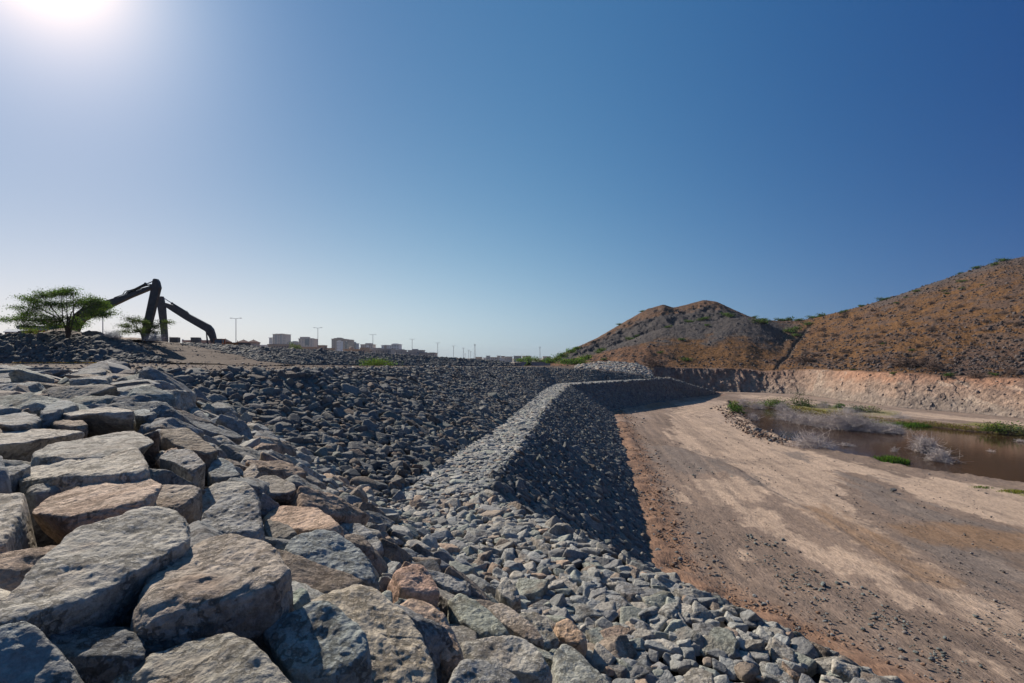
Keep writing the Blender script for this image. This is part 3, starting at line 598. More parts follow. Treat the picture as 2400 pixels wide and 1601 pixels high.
# ------------------------------------------------------------------ the ground sheet with the pond basin
def z6(L): return [(1600 + x / 2.939, 850 + y / 2.939) for x, y in L]
def zi(L): return [(1500 + x / 2.609, 1000 + y / 2.609) for x, y in L]
def W8(L, z=-8.0): return np.array([onz(u, v, z)[:2] for u, v in L])
WZ = -8.45
POND = W8([(1712, 946), (1735, 949), (1780, 953), (1818, 957), (1880, 962), (1960, 975), (2076, 991), (2195, 1001), (2290, 1012), (2400, 1020), (2620, 1045), (2900, 1080), (2900, 1230), (2400, 1146), (2280, 1131),
           (2144, 1111), (2042, 1087), (1947, 1066), (1845, 1041), (1830, 1030), (1784, 1012), (1765, 995), (1740, 980), (1719, 968)], WZ)
SAND = [W8([(1600, 942), (1690, 940), (1712, 965), (1784, 1013), (1845, 1045), (1947, 1072), (2042, 1092), (2144, 1117), (2280, 1137), (2400, 1152), (2700, 1190), (2700, 1300), (2400, 1240), (2310, 1215), (2200, 1180), (2110, 1150), (2050, 1115), (1960, 1105),
              (2010, 1205), (2110, 1260), (2200, 1330), (2250, 1390), (2280, 1420), (2330, 1475), (2400, 1514), (2300, 1452), (2213, 1410), (2158, 1371), (2076, 1320), (1967, 1241), (1889, 1197), (1773, 1131), (1702, 1088), (1600, 1054), (1560, 1000), (1570, 965)]),
        W8(zi([(1720, 960), (1900, 970), (2150, 1100), (2351, 1280), (2300, 1290), (2050, 1180), (1860, 1080)]))] + \
       [W8(zi(L)) for L in ([(360, 370), (550, 300), (800, 390), (640, 450), (500, 480)], [(600, 500), (850, 560), (900, 620), (700, 600)], [(850, 640), (1000, 690), (900, 670)],
        [(960, 700), (1250, 790), (1130, 800)], [(1280, 840), (1480, 880), (1510, 930), (1400, 920)], [(1480, 980), (1560, 1000), (1760, 1080), (1770, 1110), (1600, 1070)],
        [(540, 760), (700, 760), (650, 790)], [(1980, 1370), (2300, 1440), (2200, 1480), (2050, 1420)], [(180, 390), (270, 440), (240, 450)], [(2230, 840), (2300, 850), (2260, 870)], [(2300, 880), (2351, 880), (2351, 920)])] + \
       [W8(z6(L)) for L in ([(380, 218), (700, 235), (1300, 320), (2351, 405), (2351, 432), (1400, 362), (700, 262), (400, 245)], [(-60, 360), (60, 320), (300, 330), (330, 400), (60, 420)])]
DAMP = [W8(z6([(850, 980), (1000, 1000), (1300, 1150), (1600, 1330), (1850, 1500), (1850, 1540), (1600, 1500), (1300, 1290), (1080, 1150), (900, 1040)])),
        W8(z6([(1330, 1100), (2000, 1120), (2351, 1190), (2351, 1300), (1900, 1260), (1500, 1190)]))]
GRVL = [W8(z6([(-250, 560), (0, 600), (300, 690), (520, 830), (300, 760), (0, 740), (-200, 660)])), W8(z6([(1250, 1060), (1800, 1230), (2351, 1320), (2351, 1580), (2050, 1560), (1800, 1390), (1500, 1220)])),
        W8(z6([(1080, 760), (1300, 800), (1500, 930), (1850, 1050), (2351, 1150), (2351, 1180), (1800, 1100), (1500, 1040), (1250, 900)])), W8(z6([(620, 610), (760, 620), (940, 680), (760, 670)]))]
GRASS = [W8(z6([(620, 318), (900, 335), (1250, 372), (1500, 380), (1480, 345), (1150, 318), (900, 300), (700, 300)]), -8.2), W8(z6([(1180, 400), (1300, 392), (1500, 415), (1400, 425)]), -8.2),
         W8(z6([(1900, 440), (2351, 490), (2351, 450), (2000, 420)]), -8.2), W8(z6([(2220, 860), (2351, 885), (2351, 905), (2260, 885)]))]
xs = np.r_[-np.geomspace(2600, 4, 26)[:-1] - 0, np.linspace(-4, 3, 12)[:-1], np.arange(3, 82, .20), np.geomspace(82, 2600, 34)[1:]]
yb = [3.0]
while yb[-1] < 128: yb.append(yb[-1] + max(.07, .0038 * yb[-1]))
ys = np.r_[-np.geomspace(300, 4, 18)[:-1], np.array([-3, 0.]), np.array(yb), np.geomspace(130, 5200, 46)[1:]]
X, Y = np.meshgrid(xs, ys, indexing='ij'); Xf, Yf = X.ravel(), Y.ravel(); P3 = np.c_[Xf, Yf, np.zeros(len(Xf))]
near = (Xf > 2) & (Xf < 90) & (Yf > 2) & (Yf < 132)
stx = P3 * [1.0, .22, 1]
nA = fbm(stx * .45, 5, 40); nB = fbm(stx * 1.6, 4, 50); nC = fbm(P3 * .25, 4, 60); nD = fbm(P3 * 1.3, 4, 70); nE = fbm(stx * 6, 3, 75)
def mask(polys, soft, amp, off=0.0):
    m_ = np.zeros(len(Xf))
    for p in polys:
        lo, hi = p.min(0) - 6, p.max(0) + 6; s_ = (Xf > lo[0]) & (Xf < hi[0]) & (Yf > lo[1]) & (Yf < hi[1])
        d = in_poly(Xf[s_], Yf[s_], p); m_[s_] = np.maximum(m_[s_], sstep(-soft, soft, d + amp * (nB[s_] + .7 * nA[s_] + .6 * nE[s_]) + off))
    return m_
c = np.array([.235, .175, .137]) * (1 + .22 * nA + .22 * nB)[:, None]
streak = sstep(.05, .3, fbm(P3 * [2.8, .32, 1], 4, 90))[:, None] * .35; c = c * (1 - streak) + np.array([.30, .215, .155]) * streak
def blend(c, m_, colr, k=1.0, tex=None):
    t = np.array(colr) * (1 + .10 * nB + .08 * nD)[:, None] if tex is None else tex; m2 = (m_ * k)[:, None]; return c * (1 - m2) + t * m2
c = blend(c, mask(SAND, .12, 1.3), (.49, .365, .27), .9)
c = blend(c, mask(GRVL, .5, 1.8), (.185, .155, .135), .8)
c = blend(c, mask(DAMP, .4, .9), (.25, .155, .09), .75)
foot = np.array(ST)[:, 3, :2]; fpoly = np.vstack([foot, [[46, 140], [-60, 140], [-60, -20]]])
fd = -in_poly(Xf, Yf, fpoly)                                   # distance outside the dam foot
tr_ = fbm(np.c_[fd * 2.6, Yf * .07, np.zeros(len(Xf))], 4, 95); trk = sstep(.08, .28, tr_)[:, None] * (sstep(14, 9, fd) * sstep(.5, 1.5, fd) * near)[:, None] * .30; c = c * (1 - trk) + np.array([.34, .25, .19]) * trk
tr2 = sstep(.12, .3, fbm(np.c_[fd * 3.4 + 9, Yf * .06, np.zeros(len(Xf))], 3, 96))[:, None] * (sstep(16, 9, fd) * near)[:, None] * .4; c = c * (1 - tr2) + np.array([.15, .115, .095]) * tr2
lw = .35 * fbm(np.c_[fd * .15, Yf * .10, np.zeros(len(Xf))], 2, 97); pres = sstep(-.15, .2, fbm(np.c_[fd * .8, Yf * .15, np.zeros(len(Xf))], 3, 98)); rut = np.zeros(len(Xf))
for c0 in (3.0, 4.6, 5.5, 7.1, 8.3, 9.9, 12.2, 13.8): rut = np.maximum(rut, np.exp(-((fd + lw - c0) / .17) ** 2) * (.6 + .4 * math.sin(c0 * 5)))
rut = rut * pres * near; rm = (rut * .5)[:, None]; c = c * (1 - rm) + np.array([.36, .27, .205]) * rm
c = blend(c, sstep(2.2, .6, fd + .9 * nD) * near, (.30, .175, .11), .8)
pd = in_poly(Xf, Yf, POND)
c = blend(c, sstep(-1.1, -.1, pd + .3 * nD) * near, (.17, .12, .085), .8)
c = blend(c, mask(GRASS, .3, .8), (.20, .19, .06), .85)
# far strip between the pond and the cliff foot
far_m = (Yf > 62) & near & (pd < -1); cm = np.zeros(len(Xf)); cm[far_m] = sstep(.0, .4, nA[far_m] + .15); c = blend(c, cm, (.34, .26, .21), .5)
c = np.where(near[:, None], c, np.array([.30, .25, .20]) * (1 + .2 * nC)[:, None])
z = -8 + .035 * fbm(np.c_[Xf * 2.6, Yf * .07, np.zeros(len(Xf))], 4, 95) + .05 * nC + .022 * nB + .03 * nD
z = z - .05 * rut + sstep(2.0, .2, fd) * near * (.22 + .16 * nD) * (fd > -3)
L1 = W8([(1600, 1054), (1702, 1088), (1773, 1131), (1889, 1197), (1967, 1241), (2076, 1320), (2158, 1371), (2213, 1414), (2300, 1455), (2400, 1514)])
xl = np.interp(Yf, L1[::-1, 1], L1[::-1, 0]); d1 = Xf + .25 * nB - xl; sel = (Yf < 46) & near; z = z + np.where(sel, sstep(13, 20, Yf) * .13 * sstep(.25, -.05, d1) * sstep(-4, -.3, d1), 0)
bank = sstep(-.5, .8, pd + .25 * nD); z = z * (1 - bank) + (-9.3) * bank + sstep(-1.6, -.4, pd) * (1 - bank) * (.10 + .2 * nD) * near
z = np.where(near, z, -8 + .15 * nC); far_r = np.hypot(Xf, Yf); z = np.where(far_r > 400, -8.0, z)
g = obj('ground', np.c_[Xf, Yf, z], grid_faces(len(xs), len(ys)), M['ground'], smooth=True, col=np.clip(c, .01, 1)); tag(g, kind='structure')
gi = grid_faces(len(xs), len(ys))
# water
m = bpy.data.materials.new('water'); m.use_nodes = True; N, L = m.node_tree.nodes, m.node_tree.links; b = N['Principled BSDF']
b.inputs['Base Color'].default_value = (.038, .021, .011, 1); b.inputs['Roughness'].default_value = .09; b.inputs['IOR'].default_value = 1.33; b.inputs['Specular IOR Level'].default_value = .22
t = N.new('ShaderNodeTexNoise'); t.inputs['Scale'].default_value = 2.2; t.inputs['Detail'].default_value = 4; gN = N.new('ShaderNodeNewGeometry'); mp = N.new('ShaderNodeMapping'); mp.inputs['Scale'].default_value = (.6, 2.0, 1)
L.new(gN.outputs['Position'], mp.inputs[0]); L.new(mp.outputs[0], t.inputs['Vector'])
bp = N.new('ShaderNodeBump'); bp.inputs['Strength'].default_value = .25; bp.inputs['Distance'].default_value = .02; L.new(t.outputs['Fac'], bp.inputs['Height']); L.new(bp.outputs[0], b.inputs['Normal'])
pw = np.array([list(POND.mean(0))] + [list(p + (p - POND.mean(0)) / np.linalg.norm(p - POND.mean(0)) * 1.6) for p in POND]); nP = len(POND)
tag(obj('pond_water', np.c_[pw, np.full(len(pw), WZ)], [(0, i + 1, (i + 1) % nP + 1) for i in range(nP)], m), 'still brown water of the pond', kind='structure')

# ------------------------------------------------------------------ hills and the cut face below them
TU = np.array([1240, 1290, 1340, 1400, 1458, 1517, 1555, 1578, 1606, 1650, 1680, 1708, 1749, 1785, 1836, 1887, 1960, 2030, 2106, 2183, 2259, 2336, 2400, 2520, 2800, 3200], float)
def tab(d): k = sorted(d); return np.interp(TU, k, [d[a] for a in k])
Y0 = tab({1240: 170, 1340: 150, 1458: 130, 1530: 125, 1652: 121, 1810: 116, 1900: 108, 1960: 98, 2055: 86, 2132: 80, 2259: 74, 2400: 67, 2520: 62, 2800: 52, 3200: 42})
V0 = HV + 8.0 * FPX / Y0
Y1 = Y0 + 4.5; V1 = tab({1240: 866, 1290: 862, 1340: 858, 1400: 858, 1458: 860, 1530: 861, 1632: 864, 1734: 864, 1790: 873, 1830: 868, 1900: 866, 1953: 870, 2106: 876, 2260: 883, 2400: 889, 2800: 905, 3200: 930})
V2 = tab({1240: 856, 1290: 850, 1340: 846, 1376: 839, 1400: 832, 1440: 822, 1479: 813, 1517: 819, 1555: 835, 1606: 842, 1650: 840, 1708: 832, 1749: 832, 1785: 842, 1836: 846, 1887: 838, 2030: 838, 2183: 842, 2400: 846, 2800: 850, 3200: 870})
Y2 = Y1 + tab({1240: 4, 1376: 10, 1480: 16, 1560: 12, 1800: 14, 2400: 12, 3200: 12})
V3 = tab({1240: 854, 1290: 846, 1340: 838, 1376: 834, 1415: 816, 1458: 803, 1504: 790, 1545: 772, 1606: 760, 1660: 752, 1708: 744, 1764: 744, 1785: 751, 1836: 790, 1887: 800, 1960: 795, 2030: 784, 2106: 772, 2183: 760, 2259: 750, 2336: 742, 2400: 738, 2800: 740, 3200: 760})
Y3 = Y2 + tab({1240: 5, 1340: 12, 1458: 25, 1606: 34, 1764: 36, 1836: 30, 1887: 25, 2400: 18, 3200: 18})
Y4 = Y3 + tab({1240: 4, 1458: 14, 1750: 14, 1836: 20, 1887: 22, 2400: 22})
V5 = tab({1240: 853, 1270: 850, 1290: 843, 1300: 839, 1341: 818, 1402: 790, 1458: 757, 1522: 720, 1555: 712, 1578: 720, 1606: 714, 1650: 702, 1680: 706, 1708: 719, 1749: 739, 1785: 750, 1836: 752, 1887: 748, 1960: 731, 2030: 714, 2106: 690, 2183: 663, 2259: 637, 2336: 612, 2400: 599, 2520: 580, 2800: 600, 3200: 700})
V4 = np.where(TU < 1800, V3 + 6, V3 * .5 + V5 * .5 + 4)
Y5 = Y4 + tab({1240: 4, 1340: 20, 1458: 30, 1650: 36, 1836: 20, 2030: 24, 2400: 26, 3200: 30})
z5 = -(V5 - HV) / FPX * Y5; Y6 = Y5 + 60
CY = np.stack([Y0 - 2, Y0, Y1, Y2, Y3, Y4, Y5, Y6, Y6 + 200], 1)
CZ = np.stack([np.full_like(Y0, -8.6), -(V0 - HV) / FPX * Y0 - .2, -(V1 - HV) / FPX * Y1, -(V2 - HV) / FPX * Y2, -(V3 - HV) / FPX * Y3, -(V4 - HV) / FPX * Y4, z5, z5 * .6 - 8, np.full_like(Y0, -9)], 1)
us = np.r_[np.arange(1240, 1290, 5), np.arange(1290, 2440, 2.0), np.arange(2440, 3200, 8.)]
rows = np.r_[np.linspace(0, 1, 4)[:-1], np.linspace(1, 2, 46)[:-1], np.linspace(2, 3, 40)[:-1], np.linspace(3, 4, 46)[:-1], np.linspace(4, 5, 22)[:-1], np.linspace(5, 6, 46)[:-1], np.linspace(6, 7, 16)[:-1], np.linspace(7, 8, 6)]
def smooth_tab(C):
    R = np.stack([np.interp(us, TU, C[:, k]) for k in range(C.shape[1])], 1); k = np.hanning(9); k /= k.sum(); out = R.copy()
    for j in range(R.shape[1]): out[:, j] = np.convolve(np.pad(R[:, j], 4, mode='edge'), k, mode='valid')
    return out
HY, HZ = smooth_tab(CY), smooth_tab(CZ)
YY = np.stack([np.interp(rows, np.arange(9), HY[i]) for i in range(len(us))]); ZZ = np.stack([np.interp(rows, np.arange(9), HZ[i]) for i in range(len(us))])
ker = np.hanning(9); ker /= ker.sum()
Zs = np.stack([np.convolve(np.pad(q, 4, mode='edge'), ker, mode='valid') for q in ZZ]); wgt = sstep(2.2, 3.0, rows)[None] * (1 - .7 * np.exp(-((rows[None] - 6) / .15) ** 2)); ZZ = ZZ * (1 - wgt) + Zs * wgt
UU, RR = np.meshgrid(us, rows, indexing='ij'); XX = (UU - CX) / FPX * YY
Pf = np.stack([XX, YY, ZZ], 2).reshape(-1, 3); u_, r_ = UU.ravel(), RR.ravel(); vpx = HV - Pf[:, 2] / Pf[:, 1] * FPX
# the gully between the two hills
gl = np.interp(vpx, [740, 764, 805, 835, 866, 880], [1905, 1897, 1864, 1846, 1815, 1808]); gd = np.abs(u_ - gl - 3 * vn(Pf * .3, 9)); gul = np.exp(-(gd / 5) ** 2) * sstep(2.0, 2.4, r_) * (r_ < 5.5)
big = fbm(Pf * .07, 5, 5); med = fbm(Pf * .28, 5, 6); fine = fbm(Pf * 1.0, 4, 7); rid = 1 - np.abs(fbm(Pf * [.30, .16, .12], 5, 8)) * 2
cl = sstep(.9, 1.15, r_) * (1 - sstep(1.95, 2.05, r_)); hl = sstep(2.0, 2.5, r_) * (1 - .75 * np.exp(-((r_ - 6) / .25) ** 2))
dark_face = sstep(1785, 1700, u_) * sstep(1290, 1350, u_) * sstep(4.9, 5.15, r_) * (1 - sstep(5.75, 5.95, r_))
dz = hl * (.9 * big + .30 * med + .26 * fine) - .7 * gul + dark_face * .9 * rid
flute = fbm(Pf * [1.5, .7, .22], 5, 12); f2 = fbm(Pf * [.35, .2, .1], 3, 13)
dy = cl * (-1.0 * flute - 1.2 * f2 - .12 * fine - .30 * fbm(Pf * [3.2, 1, .5], 3, 14)) - dark_face * 1.0 * rid
Vh = Pf.copy(); Vh[:, 2] += dz + cl * .15 * fine; Vh[:, 1] += dy; Vh[:, 0] += cl * .4 * flute * (u_ - CX) / FPX
# colours of soil, scree and rock
tan_ = np.array([.165, .088, .040]); redb = np.array([.13, .066, .038]); scree = np.array([.095, .088, .085]); dark = np.array([.065, .050, .046]); cliff1 = np.array([.33, .235, .178]); cliffr = np.array([.38, .20, .125]); cliffg = np.array([.24, .205, .175])
c = np.tile(tan_, (len(Pf), 1)) * (1 + .25 * med)[:, None]
def bl(c, m_, t): m_ = np.clip(m_, 0, 1)[:, None]; return c * (1 - m_) + np.array(t) * m_
left = sstep(1870, 1800, u_ + 25 * med + (vpx - 800) * .4)
c = bl(c, sstep(.0, .35, big) * .5, redb)
c = bl(c, sstep(.10, .30, fine * .7 + med * .6 + .25 * big) * .5, dark)
c = bl(c, left * sstep(3.25, 3.6, r_ + .5 * med + .25 * big + .2 * (u_ < 1500)) * .92, scree)
c = bl(c, left * sstep(4.95, 5.2, r_) * (1 - sstep(5.6, 5.9, r_ + .3 * med)) * .9, [.080, .072, .070])
c = bl(c, left * sstep(5.45, 5.75, r_ + .35 * med) * .85, [.17, .095, .055]); c = bl(c, left * sstep(5.5, 5.8, r_) * sstep(.05, .3, fine + .5 * med) * .7, dark)
lob = sstep(1600, 1540, u_) * (1 - sstep(3.0, 3.5, r_ + .4 * med)); c = bl(c, lob * .8, [.20, .11, .068]); c = bl(c, lob * sstep(-.05, .15, fine + .4 * med) * .75, [.07, .055, .05])
rg = (1 - left) * sstep(40, 12, vpx - np.interp(u_, TU, V5) + 22 * med + 8); c = bl(c, rg * sstep(1990, 2080, u_) * .9, [.105, .09, .085])
right_rocks = (1 - left) * sstep(.05, .28, fbm(Pf * [.35, .35, .5], 5, 33) + .25 * sstep(2100, 2400, u_) - .05); c = bl(c, right_rocks * .6, [.105, .08, .072])
c = bl(c, gul * .6, [.09, .08, .07])
top = sstep(1.55, 1.9, r_ + .25 * f2); cc = cliff1 * (1 + .35 * flute)[:, None]; cc = bl(cc, sstep(1.5, 1.15, r_ + .3 * f2 + .15 * flute) * .7, cliffg); cc = bl(cc, top * sstep(1900, 2000, u_) * .75, cliffr); cc = bl(cc, sstep(1960, 1800, u_) * top * .6, [.24, .14, .10])
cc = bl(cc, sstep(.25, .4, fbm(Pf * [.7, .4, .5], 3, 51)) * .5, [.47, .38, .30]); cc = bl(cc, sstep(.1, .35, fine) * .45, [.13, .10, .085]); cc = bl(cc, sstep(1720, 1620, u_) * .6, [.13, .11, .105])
mcl = (sstep(.95, 1.0, r_) * (1 - sstep(1.97, 2.12, r_ + .12 * med))); c = bl(c, mcl, 0) + cc * mcl[:, None]
c = bl(c, (r_ < 1.06) * .6, [.16, .135, .12])
hillo = obj('hill', Vh, grid_faces(len(us), len(rows))[:, ::-1], M['hill'], smooth=True, col=np.clip(c, .01, 1)); tag(hillo, 'brown rocky hills above the cut face', kind='structure')
HV3 = Vh.reshape(len(us), len(rows), 3)
def on_hill(u, v):
    """point of the visible hill surface seen at photo pixel u, v"""
    i = int(np.argmin(np.abs(us - u))); q = HV3[i]; vp = HV - q[:, 2] / q[:, 1] * FPX
    vis = np.minimum.accumulate(np.r_[9999, vp[:-1]]); ok_ = (vp < vis + .5) & (rows > 1) & (rows <= 6.0)
    j = np.where(ok_)[0]; k_ = j[np.argmin(np.abs(vp[j] - v))]; return q[k_]
# ------------------------------------------------------------------ loose stones on the hills, the ground and the pond bank
def scatter(name, P, S, C, label, m='rockfar', flat=.65, seed=5, kind='stuff', cat='stones', lev=2):
    r = np.random.default_rng(seed); T = [rock_shape(lev, 500 + k, p=40, rough=.02) for k in range(14)]; Vs, Fs, Cs, n0 = [], [], [], 0
    P = np.array(P); S = np.array(S); C = np.array(C)
    for k in range(14):
        idx = np.arange(k, len(P), 14)
        if not len(idx): continue
        V0_, F = T[k]; n = len(idx); th = r.uniform(0, 6.28, n); cs, sn = np.cos(th), np.sin(th)
        W = V0_[None] * np.stack([np.ones(n), r.uniform(.6, .95, n), flat * r.uniform(.7, 1.2, n)], 1)[:, None] * (S[idx] / 2)[:, None, None]
        X_ = W[..., 0] * cs[:, None] - W[..., 1] * sn[:, None]; Y_ = W[..., 0] * sn[:, None] + W[..., 1] * cs[:, None]
        Vs.append((np.stack([X_, Y_, W[..., 2]], 2) + P[idx][:, None]).reshape(-1, 3)); Fs.append((F[None] + (np.arange(n) * len(V0_))[:, None, None] + n0).reshape(-1, 3)); Cs.append(np.repeat(C[idx], len(V0_), 0)); n0 += n * len(V0_)
    o = obj(name, np.vstack(Vs), np.vstack(Fs), M[m], col=np.vstack(Cs)); tag(o, label, cat, kind=kind); return o
r = np.random.default_rng(21)
# hillside rocks: where the soil map is dark
Hc = np.clip(c, 0, 1).reshape(len(us), len(rows), 3); P, S, C = [], [], []
for _ in range(20000):
    i = r.integers(20, len(us) - 90); j = int(r.integers(50, 205)); q = HV3[i, j]; lum = Hc[i, j].mean(); rw = rows[j]
    if rw < 2.05 or rw > 6.05: continue
    isleft = us[i] < 1850
    p_ = .9 if lum < .10 else (.35 if lum < .15 else .10)
    if isleft and rw > 3.4 and rw < 5: p_ *= .55
    if r.random() > p_: continue
    s_ = float(np.exp(r.normal(-1.7, .55))) * (1.0 if not isleft else .8) * (1.25 if lum < .1 else .8)
    P.append(q + [0, 0, s_ * .12]); S.append(min(s_, .95)); C.append(np.array([.085, .068, .062]) * r.uniform(.6, 1.6) if not (isleft and rw > 3.3) else np.array([.11, .105, .105]) * r.uniform(.7, 1.6))
scatter('hillside_rocks', P, S, C, 'dark broken rocks strewn over the brown hillsides', flat=.8)
# scree foot and rubble piles of the cut face
P, S, C = [], [], []
for _ in range(350):
    i = r.integers(150, len(us) - 90); j = int(r.integers(3, 48)); q = HV3[i, j]; s_ = float(np.exp(r.normal(-1.7, .45)))
    P.append(q + [0, -.05, 0]); S.append(s_); C.append(np.array([.26, .20, .165]) * r.uniform(.5, 1.5))
scatter('cliff_rubble', P, S, C, 'small broken stones lodged in the cut rock face', flat=.9)
# the ground sheet: pebbles, the strip of clods along the foot, rubble by the pond
P, S, C = [], [], []
def gz(x, y): return -8.0
foot_y = np.array(ST)[:, 3, 1]; foot_x = np.array(ST)[:, 3, 0]
for _ in range(3800):
    y = 10 + 75 * r.random() ** 1.6; fx = np.interp(y, foot_y, foot_x); x = fx + abs(r.normal(0, 1.1)) + .1; s_ = float(np.exp(r.normal(-2.85, .6)))
    if y > 80: continue
    P.append([x, y, -7.86 + .02]); S.append(min(s_, .010 * y)); k = r.random(); C.append((np.array([.24, .15, .10]) if k < .6 else np.array([.16, .165, .165])) * r.uniform(.6, 1.4))
clus = [onz(1885, 1292, -8), onz(1905, 1300, -8), onz(1860, 1365, -8), onz(1880, 1375, -8), onz(1925, 1385, -8), onz(1780, 1265, -8), onz(2010, 1390, -8), onz(1600, 1105, -8), onz(1660, 1120, -8), onz(1710, 1135, -8), onz(2100, 1480, -8), onz(2250, 1490, -8), onz(2350, 1560, -8), onz(1820, 1330, -8), onz(1955, 1455, -8)]
clus = [onz(1500 + a / 2.609, 1000 + b / 2.609, -8) for a, b in ((925, 925), (960, 945), (1060, 980), (1110, 1000), (1150, 1040), (750, 700), (790, 730), (910, 855), (1350, 990), (720, 810), (330, 250), (420, 265), (560, 300), (690, 335), (1520, 1180), (1600, 1210), (1360, 1130), (760, 440), (290, 290), (1800, 1385), (2230, 1270), (1900, 1450), (1380, 1290))]
for cc_ in clus:
    for _ in range(int(r.integers(10, 30))):
        q = cc_ + np.array([r.normal(0, .45), r.normal(0, .6), 0]); s_ = float(np.exp(r.normal(-2.8, .55))); P.append([q[0], q[1], -7.97 + s_ * .1]); S.append(min(s_, .010 * q[1])); C.append(np.array([.15, .165, .155]) * r.uniform(.7, 1.4))
for _ in range(4500):
    y = 12 + 60 * r.random() ** 1.5; fx = np.interp(y, foot_y, foot_x); x = fx + 1.0 + r.random() * .65 * y; s_ = float(np.exp(r.normal(-3.2, .5)))
    if in_poly(np.array([x]), np.array([y]), POND)[0] > -.8: continue
    P.append([x, y, -7.97]); S.append(min(s_, .22)); C.append(np.array([.17, .15, .135]) * r.uniform(.5, 1.6))
scatter('gravel', P, S, C, 'loose pebbles and clods scattered over the sandy ground', flat=.6)
P, S, C = [], [], []
line = [onz(u, v, -8.05) for u, v in ((1700, 952), (1712, 965), (1722, 978), (1738, 990), (1752, 1002), (1768, 1012), (1790, 1022), (1812, 1030), (1835, 1038))]
for _ in range(1500):
    k = r.random() * 7.99; a = int(k); q = line[a] * (1 - k + a) + line[a + 1] * (k - a); s_ = float(np.exp(r.normal(-2.25, .6)))
    P.append(q + [r.normal(-.2, .7), r.normal(0, 1.3), r.uniform(-.1, .25)]); S.append(min(s_, .9)); k = r.random(); C.append((np.array([.19, .125, .09]) if k < .7 else np.array([.13, .125, .12])) * r.uniform(.6, 1.5))
scatter('bank_rubble', P, S, C, 'heap of earth and stones along the near end of the pond', flat=.8)
P, S, C = [], [], []
for _ in range(4500):
    k = r.random()
    if k < .30:
        L_, R_ = RAMP[0], RAMP[-1]; a = r.random() * 4.99; i = int(a); f_ = a - i; p0 = RAMP[i][0] * (1 - f_) + RAMP[i + 1][0] * f_; p1 = RAMP[i][1] * (1 - f_) + RAMP[i + 1][1] * f_; t = r.beta(.6, .6); q = p0 * (1 - t) + p1 * t + [0, 0, .05]
    else:
        a = r.random() * (len(ROAD_F) - 1.01); i = int(a); f_ = a - i; p0 = ROAD_F[i] * (1 - f_) + ROAD_F[i + 1] * f_; p1 = ROAD_B[i] * (1 - f_) + ROAD_B[i + 1] * f_; t = r.random() ** 1.7; q = p0 * (1 - t) + p1 * t + [0, 0, .02]
    s_ = float(np.exp(r.normal(-2.7, .6))); P.append(q); S.append(min(s_, .3)); C.append(np.array([.19, .17, .155]) * r.uniform(.5, 1.5))
scatter('road_gravel', P, S, C, 'loose gravel strewn over the crest road and the dirt ramp', flat=.6)
# a few single stones lying clear of the slope foot
for (u, v, s_, lb) in ((1550, 1340, .42, 'angular grey stone lying alone on the orange dirt at the foot of the slope'), (1577, 1368, .40, 'dark grey stone on the orange dirt near the slope, closer to the bottom'), (1541, 1292, .34, 'pale grey stone on the dirt just off the slope'),
                       (2094, 1149, .30, 'small dark stone alone on the pale sand below the pond'), (1619, 1379, .22, 'brown clod at the foot of the bench, beside the gravel strip')):
    V_, F_ = rock_shape(4, int(u), p=20); q = onz(u, v, -7.85); o = obj('stone', V_ * [s_ / 2, s_ * .4, s_ * .36] + q, F_, M['rock'], smooth=True, col=np.tile([.17, .172, .172], (len(V_), 1)), loc=q); tag(o, lb, 'stone', 'single stones on the ground')

